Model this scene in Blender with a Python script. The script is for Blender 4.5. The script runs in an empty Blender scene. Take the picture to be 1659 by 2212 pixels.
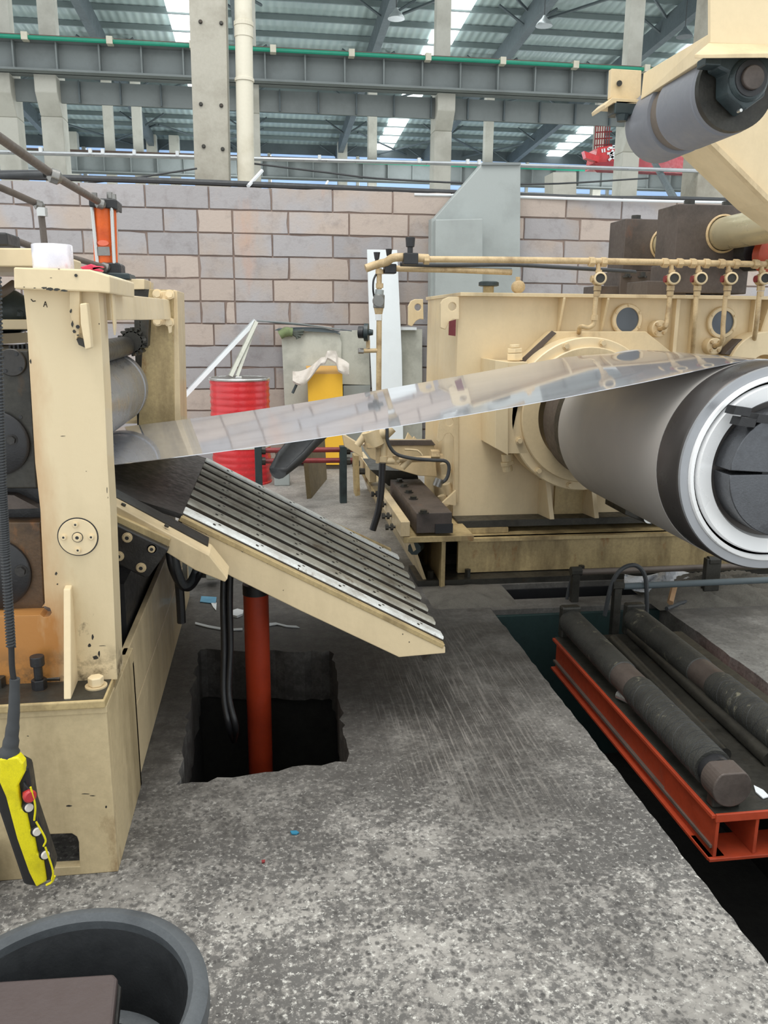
import bpy, bmesh, math, random
from mathutils import Vector, Matrix
from mathutils.geometry import delaunay_2d_cdt
random.seed(7)
SC = bpy.context.scene
# ---------------------------------------------------------------- camera
FPX, IW, IH = 1780.0, 1659, 2212
PITCH, YAW, ROLL, CH = math.radians(13.1), math.radians(8.05), math.radians(0.45), 1.55
FW = Vector((math.sin(YAW)*math.cos(PITCH), math.cos(YAW)*math.cos(PITCH), -math.sin(PITCH)))
_r0 = Vector((math.cos(YAW), -math.sin(YAW), 0)); _u0 = _r0.cross(FW)
RT = _r0*math.cos(ROLL) + _u0*math.sin(ROLL)
UP = -_r0*math.sin(ROLL) + _u0*math.cos(ROLL)
EYE = Vector((0, 0, CH))
cd = bpy.data.cameras.new('camera'); cam = bpy.data.objects.new('camera', cd)
SC.collection.objects.link(cam); SC.camera = cam
cam.matrix_world = Matrix(((RT.x, UP.x, -FW.x, EYE.x), (RT.y, UP.y, -FW.y, EYE.y), (RT.z, UP.z, -FW.z, EYE.z), (0, 0, 0, 1)))
cd.sensor_fit = 'VERTICAL'; cd.sensor_height = 24.0; cd.lens = 24.0*FPX/IH
cd.clip_start = 0.05; cd.clip_end = 400
# ---------------------------------------------------------------- world, lights, exposure
wd = bpy.data.worlds.new('world'); SC.world = wd; wd.use_nodes = True
bg = wd.node_tree.nodes['Background']; bg.inputs[0].default_value = (0.93, 0.98, 1.0, 1); bg.inputs[1].default_value = 1.05
SC.view_settings.view_transform = 'Standard'; SC.view_settings.look = 'None'
SC.view_settings.gamma = 1; SC.view_settings.use_curve_mapping = False
SC.view_settings.exposure = 0.3
def area(name, loc, target, sx, sy, power, col):
    d = bpy.data.lights.new(name, 'AREA'); d.shape = 'RECTANGLE'; d.size = sx; d.size_y = sy; d.energy = power; d.color = col
    o = bpy.data.objects.new(name, d); SC.collection.objects.link(o); o.location = loc
    o.rotation_euler = (Vector(target)-Vector(loc)).to_track_quat('-Z', 'Y').to_euler()
area('hall_skylight', (-1.0, 1.5, 11), (0.6, 4, 0), 5, 9, 650, (1.0, 0.97, 0.92))
for x in (-9.6, -2.0, 6.0, 14.0):      # point lights added behind the wall to brighten the dark roof
    for y in (24, 33, 43):
        d = bpy.data.lights.new('roof_fill_light', 'POINT'); d.energy = 230; d.color = (.95, 1, 1); d.shadow_soft_size = .6
        o = bpy.data.objects.new('roof_fill_light', d); SC.collection.objects.link(o); o.location = (x, y, 6.5)
# ---------------------------------------------------------------- helpers
def P(px, py, X=None, Y=None, Z=None):
    d = FW + RT*((px-IW/2)/FPX) - UP*((py-IH/2)/FPX)
    t = (X-EYE.x)/d.x if X is not None else (Y-EYE.y)/d.y if Y is not None else (Z-EYE.z)/d.z
    return EYE + d*t
COL = SC.collection
def L(c): return tuple((v/12.92 if v <= .04045 else ((v+.055)/1.055)**2.4) for v in [k/255 for k in c])
def tag(o, label=None, cat=None, group=None, kind=None):
    if label: o['label'] = label
    if cat: o['category'] = cat
    if group: o['group'] = group
    if kind: o['kind'] = kind
    return o
def thing(name, label, cat, loc=(0, 0, 0), group=None):
    o = bpy.data.objects.new(name, None); COL.objects.link(o); o.location = loc; o.empty_display_size = .1
    return tag(o, label, cat, group)
def wloc(o):
    v = Vector(o.location)
    while o.parent: o = o.parent; v += Vector(o.location)
    return v
def setup(o, mat, parent=None, bevel=0, smooth=False, **k):
    COL.objects.link(o)
    if mat is not None and not o.data.materials: o.data.materials.append(mat)
    if parent: o.parent = parent
    if bevel:
        b = o.modifiers.new('bevel', 'BEVEL'); b.width = bevel; b.segments = 2; b.limit_method = 'ANGLE'; b.angle_limit = math.radians(35)
    return tag(o, k.get('label'), k.get('cat'), k.get('group'), k.get('kind'))
class G:
    def __init__(s): s.bm = bmesh.new()
    def faces(s, vs, fs):
        v = [s.bm.verts.new(p) for p in vs]
        for f in fs:
            try: s.bm.faces.new([v[i] for i in f])
            except ValueError: pass
        return s
    def box(s, x0, x1, y0, y1, z0, z1):
        return s.hexa([(x0,y0,z0),(x1,y0,z0),(x1,y0,z1),(x0,y0,z1)], [(x0,y1,z0),(x1,y1,z0),(x1,y1,z1),(x0,y1,z1)])
    def hexa(s, a, b):
        n = len(a); return s.faces(list(a)+list(b), [tuple(range(n)), tuple(range(2*n-1, n-1, -1))] + [(i, i+n, (i+1) % n+n, (i+1) % n) for i in range(n)])
    def prism(s, pts, vec):
        vec = Vector(vec); return s.hexa([Vector(p) for p in pts], [Vector(p)+vec for p in pts])
    def slab(s, px, Y, t, holes=()):          # outline read at depth Y, given a real thickness t
        o = [P(x, y, Y=Y) for x, y in px]
        if not holes: return s.prism(o, (0, t, 0))
        return s.plate([(p.x, p.z) for p in o], [[(q.x, q.z) for q in h] for h in holes], Y, t)
    def plate(s, outer, holes, Y, t, axis='Y'):
        allp = []; ed = []
        for lp in [outer]+list(holes):
            b = len(allp); allp += [Vector(p) for p in lp]; ed += [(b+i, b+(i+1) % len(lp)) for i in range(len(lp))]
        vs, es, fs, *_ = delaunay_2d_cdt(allp, ed, [], 0, 1e-6)
        def ins(p, poly):
            c = False; n = len(poly)
            for i in range(n):
                x1, y1 = poly[i]; x2, y2 = poly[(i+1) % n]
                if (y1 > p[1]) != (y2 > p[1]) and p[0] < (x2-x1)*(p[1]-y1)/(y2-y1)+x1: c = not c
            return c
        keep = []
        for f in fs:
            c = sum((vs[i] for i in f), Vector((0, 0)))/len(f)
            if ins(c, outer) and not any(ins(c, h) for h in holes): keep.append(tuple(f))
        mk = (lambda v, d: Vector((v[0], Y+d, v[1]))) if axis == 'Y' else (lambda v, d: Vector((v[0], v[1], Y+d))) if axis == 'Z' else (lambda v, d: Vector((Y+d, v[0], v[1])))
        n = len(vs); V = [mk(v, 0) for v in vs]+[mk(v, t) for v in vs]; F = []
        cnt = {}
        for f in keep:
            F.append(f); F.append(tuple(i+n for i in reversed(f)))
            for i in range(len(f)):
                e = (f[i], f[(i+1) % len(f)]); cnt[tuple(sorted(e))] = cnt.get(tuple(sorted(e)), 0)+1
        for (a, b), c in cnt.items():
            if c == 1: F.append((a, b, b+n, a+n))
        return s.faces(V, F)
    def cyl(s, a, b, r, r2=None, n=20, cap=True):
        a = Vector(a); b = Vector(b); r2 = r if r2 is None else r2
        d = (b-a).normalized(); u = d.orthogonal().normalized(); w = d.cross(u)
        A = []; B = []
        for i in range(n):
            t = 2*math.pi*(i+.5)/n; q = u*math.cos(t)+w*math.sin(t); A.append(a+q*r); B.append(b+q*r2)
        F = [(i, (i+1) % n, (i+1) % n+n, i+n) for i in range(n)]
        if cap: F += [tuple(range(n-1, -1, -1)), tuple(range(n, 2*n))]
        return s.faces(A+B, F)
    def lathe(s, o, axis, prof, n=32, close=False):   # prof: (distance along axis, radius)
        o = Vector(o); d = Vector(axis).normalized(); u = d.orthogonal().normalized(); w = d.cross(u)
        V = []; F = []; m = len(prof)
        for h, r in prof:
            for i in range(n):
                t = 2*math.pi*i/n; V.append(o+d*h+(u*math.cos(t)+w*math.sin(t))*max(r, 1e-4))
        for j in range(m if close else m-1):
            k = (j+1) % m
            for i in range(n): F.append((j*n+i, j*n+(i+1) % n, k*n+(i+1) % n, k*n+i))
        if not close: F += [tuple(range(n-1, -1, -1)), tuple(range((m-1)*n, m*n))]
        return s.faces(V, F)
    def tube(s, pts, r, n=10, sm=6):
        pts = [Vector(p) for p in pts]
        if sm and len(pts) > 2:
            q = []; e = [pts[0]*2-pts[1]]+pts+[pts[-1]*2-pts[-2]]
            for i in range(1, len(e)-2):
                for k in range(sm):
                    t = k/sm; a, b, c, d = e[i-1], e[i], e[i+1], e[i+2]
                    q.append(.5*((2*b)+(c-a)*t+(2*a-5*b+4*c-d)*t*t+(3*b-a-3*c+d)*t**3))
            pts = q+[pts[-1]]
        V = []; u = None; m = len(pts)
        for i, p in enumerate(pts):
            d = (pts[min(i+1, m-1)]-pts[max(i-1, 0)]).normalized()
            u = d.orthogonal().normalized() if u is None else (u-d*u.dot(d)).normalized()
            w = d.cross(u); rr = r[i*len(r)//m] if isinstance(r, (list, tuple)) else r
            for k in range(n):
                t = 2*math.pi*k/n; V.append(p+(u*math.cos(t)+w*math.sin(t))*rr)
        F = [(i*n+k, i*n+(k+1) % n, (i+1)*n+(k+1) % n, (i+1)*n+k) for i in range(m-1) for k in range(n)]
        F += [tuple(range(n-1, -1, -1)), tuple(range((m-1)*n, m*n))]
        return s.faces(V, F)
    def grid(s, fn, nu, nv, t=None):
        V = [fn(i/nu, j/nv) for i in range(nu+1) for j in range(nv+1)]; k = nv+1
        F = [(i*k+j, (i+1)*k+j, (i+1)*k+j+1, i*k+j+1) for i in range(nu) for j in range(nv)]
        if t:
            n = len(V); V += [Vector(v)+Vector(t) for v in V]; F += [tuple(x+n for x in reversed(f)) for f in F]
            bd = [(i*k, (i+1)*k) for i in range(nu)]+[((i+1)*k+nv, i*k+nv) for i in range(nu)]+[(j+1, j) for j in range(nv)]+[(nu*k+j, nu*k+j+1) for j in range(nv)]
            F += [(a, b, b+n, a+n)[::-1] for a, b in bd]
        return s.faces(V, F)
    def o(s, name, mat, parent=None, bevel=0, smooth=False, origin=None, **k):
        bmesh.ops.recalc_face_normals(s.bm, faces=s.bm.faces)
        vs = [v.co for v in s.bm.verts]
        lo = Vector((min(v[i] for v in vs) for i in range(3))); hi = Vector((max(v[i] for v in vs) for i in range(3)))
        c = Vector(origin) if origin is not None else Vector(((lo.x+hi.x)/2, (lo.y+hi.y)/2, lo.z))
        bmesh.ops.translate(s.bm, verts=s.bm.verts, vec=-c)
        me = bpy.data.meshes.new(name); s.bm.to_mesh(me); s.bm.free()
        if smooth:
            for p in me.polygons: p.use_smooth = True
            me.set_sharp_from_angle(angle=math.radians(38))
        ob = bpy.data.objects.new(name, me); ob.location = c-(wloc(parent) if parent else Vector((0, 0, 0)))
        return setup(ob, mat, parent, bevel, **k)
def copies(src, parent, name, places):      # repeats of a part sharing its mesh
    for p in places:
        c = src.copy(); c.location = Vector(p)-wloc(parent); COL.objects.link(c); c.parent = parent
def bolts(parent, pts, ax, r, h, mat, name='bolt', n=6, sock=False):
    if sock:
        a = Vector(ax).normalized(); g = G(); g.cyl(a*h*.7, a*h*1.04, r*.5, n=6); s = g.o('hex_socket', BLACK, parent, origin=(0, 0, 0)); s.location = Vector(pts[0])-wloc(parent)
        copies(s, parent, 'hex_socket', pts[1:])
    g = G(); a = Vector(ax).normalized()
    g.cyl((0, 0, 0), a*h*.25, r*1.35, n=16); g.cyl(a*h*.25, a*h, r, n=n if not sock else 14)
    if sock: g.lathe((0, 0, 0), a, [(h, r*.95), (h*1.02, r*.55), (h*.5, r*.5)], n=6)
    p0 = Vector(pts[0]); s = g.o(name, mat, parent, origin=(0, 0, 0)); s.location = p0-wloc(parent)
    copies(s, parent, name, pts[1:])
# ---------------------------------------------------------------- materials
def nt(name):
    m = bpy.data.materials.new(name); m.use_nodes = True; n = m.node_tree
    return m, n, n.nodes['Principled BSDF']
class N:
    def __init__(s, tree): s.t = tree
    def new(s, ty, **kw):
        n = s.t.nodes.new(ty)
        for k, v in kw.items(): setattr(n, k, v)
        return n
    def lk(s, a, b): s.t.links.new(a, b)
    def noise(s, vec, scale, detail=4, rough=.55, dist=0):
        n = s.new('ShaderNodeTexNoise'); n.inputs['Scale'].default_value = scale; n.inputs['Detail'].default_value = detail
        n.inputs['Roughness'].default_value = rough; n.inputs['Distortion'].default_value = dist; s.lk(vec, n.inputs['Vector']); return n.outputs['Fac']
    def ramp(s, f, a, b, c0=0, c1=1):
        n = s.new('ShaderNodeMapRange', clamp=True); n.inputs[1].default_value = a; n.inputs[2].default_value = b; n.inputs[3].default_value = c0; n.inputs[4].default_value = c1
        s.lk(f, n.inputs[0]); return n.outputs[0]
    def mix(s, f, a, b, ty='MIX'):
        n = s.new('ShaderNodeMix', data_type='RGBA', blend_type=ty)
        for i, v in ((0, f), (6, a), (7, b)):
            if isinstance(v, (int, float)): n.inputs[i].default_value = v
            elif isinstance(v, tuple): n.inputs[i].default_value = (*v[:3], 1)
            else: s.lk(v, n.inputs[i])
        return n.outputs[2]
    def math(s, op, a, b=0.0, c=None):
        n = s.new('ShaderNodeMath', operation=op)
        for i, v in ((0, a), (1, b), (2, c)):
            if v is None: continue
            if isinstance(v, (int, float)): n.inputs[i].default_value = v
            else: s.lk(v, n.inputs[i])
        return n.outputs[0]
    def mapping(s, vec, scale=(1, 1, 1), loc=(0, 0, 0), rot=(0, 0, 0)):
        n = s.new('ShaderNodeMapping'); n.inputs['Scale'].default_value = scale; n.inputs['Location'].default_value = loc; n.inputs['Rotation'].default_value = rot
        s.lk(vec, n.inputs[0]); return n.outputs[0]
    def bump(s, h, st, dist, bs):
        n = s.new('ShaderNodeBump'); n.inputs['Strength'].default_value = st; n.inputs['Distance'].default_value = dist
        s.lk(h, n.inputs['Height']); s.lk(n.outputs[0], bs.inputs['Normal'])
def surf(name, base, dirt=None, amt=.35, scale=3, rough=.5, metal=0, fine=.12, rust=None, rustamt=.2, streak=False, bump=.15, rnd=0, spec=.5, coat=0):
    m, t, bs = nt(name); n = N(t)
    pos = n.new('ShaderNodeNewGeometry').outputs['Position']
    b = L(base); d = L(dirt) if dirt else tuple(v*.45 for v in b)
    vec = n.mapping(pos, (1, 1, .25)) if streak else pos
    f1 = n.ramp(n.noise(vec, scale, 6, .62), .47, .78, 0, amt*1.6)
    c = n.mix(f1, b, d)
    f2 = n.ramp(n.noise(pos, scale*14, 4, .7), .35, .75, 0, fine)
    c = n.mix(f2, c, d)
    if rust:
        f3 = n.ramp(n.noise(n.mapping(pos, (1, 1, .5), (3, 7, 1)), scale*1.7, 7, .68), .6, .74, 0, rustamt*2.2)
        c = n.mix(f3, c, L(rust))
    if rnd:
        oi = n.new('ShaderNodeObjectInfo').outputs['Random']
        hs = n.new('ShaderNodeHueSaturation'); n.lk(c, hs.inputs['Color']); n.lk(n.ramp(oi, 0, 1, 1-rnd, 1+rnd), hs.inputs['Value']); c = hs.outputs[0]
    n.lk(c, bs.inputs['Base Color'])
    bs.inputs['Metallic'].default_value = metal; bs.inputs['Specular IOR Level'].default_value = spec
    n.lk(n.ramp(n.noise(pos, scale*6, 3), .3, .7, max(rough-.08, .02), rough+.1), bs.inputs['Roughness'])
    if bump: n.bump(n.noise(pos, scale*22, 3), bump, .004, bs)
    if coat: bs.inputs['Coat Weight'].default_value = coat
    return m
def emis(name, col, st):
    m, t, bs = nt(name); bs.inputs['Base Color'].default_value = (*L(col), 1); bs.inputs['Emission Color'].default_value = (*L(col), 1); bs.inputs['Emission Strength'].default_value = st
    return m
CREAM = surf('cream_paint', (220, 198, 158), (120, 104, 74), .45, 2.6, .42, fine=.12, rust=(120, 85, 45), rustamt=.16, streak=True, coat=.1)
CREAM2 = surf('cream_paint_clean', (228, 207, 168), (150, 132, 98), .3, 2.2, .42, fine=.08, streak=True, coat=.1)
CREAMD = surf('cream_paint_soiled_shaded', (190, 168, 122), (84, 66, 40), .75, 4.5, .5, fine=.3, rust=(140, 88, 34), rustamt=.5, streak=True)
PIPEC = surf('pipe_cream', (205, 180, 138), (110, 80, 45), .5, 9, .5, fine=.25, rust=(110, 70, 35), rustamt=.3)
BASEC = surf('base_paint_dirty', (206, 186, 146), (116, 98, 68), .65, 3.2, .5, fine=.22, rust=(126, 92, 52), rustamt=.4, streak=True)
GREASE = surf('greasy_steel', (62, 60, 54), (22, 22, 20), .7, 5, .42, .25, fine=.4, rust=(80, 58, 34), rustamt=.35)
DBLOCK = surf('brown_steel_block', (92, 82, 76), (48, 42, 38), .5, 6, .5, .2, fine=.25, rust=(110, 80, 64), rustamt=.3)
STEEL = surf('machined_steel', (150, 148, 144), (85, 82, 78), .4, 6, .32, .8, fine=.15)
CHROME = surf('bright_steel', (205, 205, 202), (180, 178, 174), .2, 3, .25, .8, fine=.0, bump=0)
ROLLM = surf('roll_steel', (140, 140, 142), (124, 124, 124), .12, 1.5, .28, .5, fine=.0, bump=0)
COILM = surf('coil_steel', (186, 181, 176), (178, 173, 168), .1, 1., .5, .1, fine=.0, bump=0)
BANDM = surf('dark_sleeve', (84, 80, 78), (70, 66, 64), .2, 2, .32, .5, fine=.0, bump=0)
RUB = surf('black_rubber', (44, 46, 48), (24, 25, 26), .5, 6, .55, fine=.2)
RUBG = surf('grey_rubber', (84, 88, 91), (54, 57, 60), .5, 7, .5, fine=.3)
BLACK = surf('black_plastic', (38, 38, 40), (20, 20, 20), .3, 8, .4, fine=.1)
DGREEN = surf('dark_green_iron', (52, 64, 66), (26, 30, 32), .5, 9, .38, .1, fine=.2)
SHAFTM = surf('brushed_cream_shaft', (206, 196, 164), (170, 152, 112), .25, 2, .32, .5, fine=.04, bump=0)
ORANGE = surf('orange_paint', (236, 104, 30), (180, 62, 20), .5, 9, .42, fine=.2)
REDOR = surf('red_oxide_paint', (176, 66, 36), (110, 44, 28), .45, 4, .5, fine=.2, rust=(90, 80, 70), rustamt=.25)
CYLRED = surf('cylinder_red', (182, 62, 30), (110, 34, 20), .4, 4, .45, fine=.12)
RED = surf('drum_red', (214, 50, 56), (150, 30, 34), .25, 4, .3, fine=.08, coat=.3)
REDP = surf('red_pipe', (140, 50, 52), (80, 36, 36), .5, 8, .5, fine=.25)
YEL = surf('yellow_sheet', (250, 196, 62), (215, 160, 50), .25, 3, .4, fine=.06)
PYEL = surf('pendant_yellow', (238, 224, 20), (150, 138, 10), .3, 24, .4, fine=.3)
WHITE = surf('white_board', (232, 238, 240), (200, 205, 205), .2, 3, .45, fine=.04)
GREYB = surf('grey_board', (196, 196, 184), (130, 130, 120), .45, 4, .7, fine=.12)
DUCT = surf('grey_duct_paint', (160, 166, 164), (130, 134, 132), .35, 2.5, .5, fine=.06)
CONC = surf('column_concrete', (176, 172, 160), (128, 122, 108), .5, 2.2, .85, fine=.2, bump=.3)
CONCF = surf('far_column_concrete', (196, 194, 184), (140, 136, 124), .4, 1.2, .85, fine=.1)
PVC = surf('drain_pipe', (216, 210, 192), (176, 166, 142), .4, 3, .5, fine=.1)
BEAM = surf('crane_beam_grey', (134, 140, 140), (108, 112, 112), .4, 1.2, .85, fine=.1, spec=.2)
BEAMD = surf('beam_dark', (92, 102, 106), (68, 76, 80), .4, 1.5, .65, fine=.1)
RAILB = surf('rail_brown', (116, 96, 86), (80, 66, 60), .4, 3, .6)
GREENR = surf('conductor_green', (36, 150, 122), (30, 110, 92), .2, 3, .5)
SILV = surf('silver_pipe', (190, 194, 196), (140, 142, 144), .3, 3, .35, .6)
CABLE = surf('cable_black', (66, 68, 70), (40, 42, 44), .4, 5, .6)
TUBEB = surf('tube_brown', (110, 100, 92), (76, 66, 58), .4, 9, .5, .2)
ROOFM, _t, _b = nt('roof_sheet'); _n = N(_t)
_p = _n.new('ShaderNodeNewGeometry').outputs['Position']
_w = _n.new('ShaderNodeTexWave', wave_type='BANDS', bands_direction='X'); _w.inputs['Scale'].default_value = 1.1; _n.lk(_p, _w.inputs[0])
_n.lk(_n.mix(_n.ramp(_n.noise(_p, .35, 3), .4, .7), _n.mix(_w.outputs['Fac'], L((158, 174, 174)), L((178, 194, 192))), L((146, 162, 162))), _b.inputs['Base Color']); _b.inputs['Roughness'].default_value = .5
_n.bump(_w.outputs['Fac'], .6, .05, _b)
SKYL = emis('skylight_glow', (250, 255, 255), 2.6)
PURL = surf('purlin_steel', (122, 134, 134), (100, 112, 114), .3, 2, .5)
BOARD = surf('brown_panel', (80, 69, 67), (66, 56, 54), .4, 5, .5, fine=.2)
PLY = surf('plywood_edge', (112, 98, 70), (70, 58, 40), .5, 5, .7, fine=.25)
SLATM = surf('table_slat', (186, 184, 172), (96, 84, 66), .6, 6, .42, .1, fine=.35, rust=(96, 76, 50), rustamt=.5, bump=.2)
SLATW = surf('table_slat_white', (226, 230, 228), (120, 104, 80), .45, 8, .45, fine=.35, rust=(110, 88, 60), rustamt=.4)
TABD = surf('table_dark_bed', (60, 50, 38), (28, 24, 20), .7, 7, .5, .1, fine=.4)
PLATED = surf('dark_worn_plate', (64, 62, 60), (34, 33, 32), .6, 6, .38, .5, fine=.3)
TGREEN = surf('trench_green', (34, 58, 56), (20, 30, 30), .5, 5, .6)
KNURL = surf('knurled_roller', (66, 66, 62), (36, 36, 34), .5, 8, .55, .2, fine=.4, rust=(134, 130, 112), rustamt=.8, bump=.6)
PAPER = surf('white_paper', (224, 228, 230), (190, 194, 196), .2, 8, .7, fine=.05)
SAND = surf('grey_sand', (110, 106, 98), (70, 66, 60), .5, 10, .95, fine=.5, bump=.8)
CLOTH = surf('pale_cloth', (214, 206, 196), (150, 138, 124), .4, 9, .9, fine=.15)
MARK = surf('black_mark', (50, 44, 38), None, .1, 9, .8)
GLASS, _t, _b = nt('port_glass'); _b.inputs['Base Color'].default_value = (*L((84, 92, 102)), 1); _b.inputs['Roughness'].default_value = .25
# paint of the straightener post: oily brown run along its window edge and below the chocks
POSTC, _t, bs = nt('post_paint'); n = N(_t); pos = n.new('ShaderNodeNewGeometry').outputs['Position']; sx = n.new('ShaderNodeSeparateXYZ'); n.lk(pos, sx.inputs[0])
c = n.mix(n.ramp(n.noise(n.mapping(pos, (1, 1, .4)), 3, 6, .6), .45, .75, 0, .55), L((224, 204, 166)), L((176, 158, 120)))
nz = n.ramp(n.noise(n.mapping(pos, (1, 1, .35)), 7, 5, .65), .3, .7, -.045, .045)
e1 = n.ramp(n.math('ADD', n.math('ADD', sx.outputs['X'], n.math('MULTIPLY', n.math('SUBTRACT', 1.55, sx.outputs['Z']), -.042)), nz), -.665, -.575, 1, 0)
low = n.ramp(sx.outputs['Z'], .74, .82, 1, .55)
c = n.mix(n.math('MULTIPLY', e1, low), c, L((178, 122, 62)))
c = n.mix(n.ramp(n.noise(n.mapping(pos, (1.6, 1, 1)), 6, 6, .72), .66, .76, 0, .8), c, L((72, 60, 46)))
c = n.mix(n.math('MULTIPLY', n.ramp(sx.outputs['Z'], .55, .66, 1, 0), n.ramp(n.noise(pos, 18, 5, .7), .45, .62)), c, L((88, 74, 54)))
n.lk(c, bs.inputs['Base Color']); bs.inputs['Roughness'].default_value = .42; bs.inputs['Coat Weight'].default_value = .12
n.bump(n.noise(pos, 60, 3), .12, .004, bs)
# blocks and mortar
BRICKM, _t, bs = nt('block_face'); n = N(_t)
pos = n.new('ShaderNodeNewGeometry').outputs['Position']; oi = n.new('ShaderNodeObjectInfo').outputs['Random']
c = n.mix(n.ramp(n.math('ADD', oi, n.ramp(n.noise(pos, 1.3, 4), .3, .7, -.6, .6)), .25, .75), L((170, 166, 167)), L((176, 162, 152)))
c = n.mix(n.ramp(n.noise(n.mapping(pos, (1, 1, .3)), 2.2, 5, .6), .6, .74, 0, .5), c, L((196, 150, 122)))
c = n.mix(n.ramp(n.noise(pos, 5, 7, .7), .52, .8, 0, .6), c, L((118, 108, 104)))
c = n.mix(n.ramp(n.noise(n.mapping(pos, (3, 1, 8), rot=(0, .7, 0)), 3, 5, .75), .68, .74, 0, .45), c, L((206, 204, 206)))
hs = n.new('ShaderNodeHueSaturation'); n.lk(c, hs.inputs['Color']); n.lk(n.ramp(oi, 0, 1, .86, 1.12), hs.inputs['Value'])
n.lk(hs.outputs[0], bs.inputs['Base Color']); bs.inputs['Roughness'].default_value = .9
n.bump(n.noise(pos, 30, 5, .7), .5, .01, bs)
MORT = surf('mortar', (152, 134, 124), (120, 104, 98), .5, 6, .95, fine=.3)
# floor
FLOORM, _t, bs = nt('oily_concrete'); n = N(_t)
pos = n.new('ShaderNodeNewGeometry').outputs['Position']
def dist(cx, cy, sx=1, sy=1, rot=0):
    v = n.new('ShaderNodeVectorMath', operation='LENGTH'); n.lk(n.mapping(pos, (sx, sy, 0), (-cx*sx, -cy*sy, 0)), v.inputs[0]); return v.outputs['Value']
warp = n.noise(pos, 2.5, 4, .6)
big = n.noise(pos, 1.1, 4, .6)
base = n.mix(n.ramp(n.noise(pos, 5, 6, .65), .3, .7), L((132, 128, 122)), L((172, 168, 161)))
sp1 = n.math('ADD', n.math('MULTIPLY', n.noise(pos, 52, 6, .7, .25), .62), n.math('MULTIPLY', n.noise(n.mapping(pos, (1, 1, 1), (4, 2, 0)), 19, 5, .65), .38))
cut = n.ramp(n.math('ADD', big, n.ramp(n.noise(pos, 6, 3), .3, .7, -.1, .1)), .32, .64, .56, .405)
spots = n.ramp(n.math('SUBTRACT', sp1, cut), -.045, .055)
fore = n.ramp(n.math('ADD', dist(.6, .9, .8, 1), n.ramp(warp, .3, .7, -.3, .3)), 1.5, 2.7, 1, .35)
spots = n.math('MULTIPLY', spots, fore)
c = n.mix(n.math('MULTIPLY', spots, .82), base, L((78, 76, 74)))
vo = n.new('ShaderNodeTexVoronoi'); vo.inputs['Scale'].default_value = 44; n.lk(n.mapping(pos, (1, .8, 1)), vo.inputs['Vector'])
vf = n.math('MULTIPLY', n.ramp(n.math('ADD', vo.outputs['Distance'], n.ramp(n.noise(pos, 60, 3), 0, 1, -.12, .12)), .2, .34, 1, 0), n.ramp(n.noise(pos, 7, 4), .36, .5))
c = n.mix(n.math('MULTIPLY', n.math('MULTIPLY', vf, fore), .8), c, L((66, 64, 62)))
fl = n.math('MULTIPLY', n.ramp(n.noise(n.mapping(pos, (1, 1, 1), (9, 5, 0)), 60, 6, .74), .55, .62), fore)
c = n.mix(n.math('MULTIPLY', fl, .8), c, L((212, 209, 201)))
# scratches
scv = n.mapping(pos, (110, 3.2, 1), rot=(0, 0, .12))
scr = n.ramp(n.noise(scv, 1, 4, .65), .5, .68)
sm = n.ramp(n.math('ADD', dist(.8, 3.1, 2.4, 1.0), n.ramp(warp, .3, .7, -.3, .3)), .3, 1.2, 1, 0)
# dirt zones (oil spread under the machine)
w2 = n.ramp(warp, .25, .75, -.35, .35)
d1 = n.ramp(n.math('ADD', dist(-.1, 3.9, .8, .9), w2), .9, 1.9, .92, 0)
d2 = n.ramp(n.math('ADD', dist(.8, 3.0, 2.2, .75), w2), .3, 1.2, .88, 0)
d3 = n.ramp(n.math('ADD', dist(1.8, 4.3, .35, 1.3), w2), .5, 1.3, .75, 0)
d4 = n.ramp(n.math('ADD', dist(-.35, 2.35, 2.6, 1.6), w2), .2, 1.0, .6, 0)
d5 = n.ramp(n.math('ADD', dist(-.42, 3.2, 2.2, .75), w2), .3, .95, .9, 0)
d1 = n.math('MAXIMUM', d1, d5)
dd = n.math('MAXIMUM', n.math('MAXIMUM', d1, d2), n.math('MAXIMUM', d3, d4))
dd = n.math('MULTIPLY', dd, n.ramp(n.noise(pos, 16, 6, .75), .25, .6, .7, 1.05))
c = n.mix(dd, c, L((60, 57, 54)))
c = n.mix(n.math('MULTIPLY', n.math('MULTIPLY', scr, sm), .5), c, L((170, 164, 156)))
n.lk(c, bs.inputs['Base Color']); n.lk(n.ramp(dd, 0, 1, .78, .6), bs.inputs['Roughness'])
n.bump(n.math('SUBTRACT', n.noise(pos, 40, 5, .7), n.math('MULTIPLY', spots, .35)), .35, .006, bs)
PITM = surf('pit_concrete', (46, 44, 41), (26, 25, 24), .6, 5, .9, fine=.3, bump=.4)
# ================================================================ STRUCTURE
def jag(pts, amp, step, seed=1):
    rr = random.Random(seed); out = []
    for i in range(len(pts)):
        a = Vector(pts[i]); b = Vector(pts[(i+1) % len(pts)]); k = max(1, int((b-a).length/step))
        for j in range(k):
            p = a.lerp(b, j/k); q = rr.uniform(-amp, amp); q2 = rr.uniform(-amp, amp)
            out.append((p.x+q, p.y+q2))
    return out
TX0, TX1, TYE = 1.195, 2.16, 4.17
pit = jag([(-.335, 2.60), (-.05, 2.645), (.255, 2.69), (.275, 3.70), (-.05, 3.74), (-.36, 3.80)], .013, .045, 3)
outer = [(-3.5, -.6), (1.195, -.6)] + [(1.195+random.uniform(-.004, .004), -.5+.045*i) for i in range(103)] + [(1.195, 4.6), (5.8, 4.6), (5.8, 9.2), (-3.5, 9.2)]
g = G(); g.plate(outer, [pit], -.25, .25, 'Z')
floor = g.o('floor', FLOORM, kind='structure', origin=(0, 0, 0))
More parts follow.
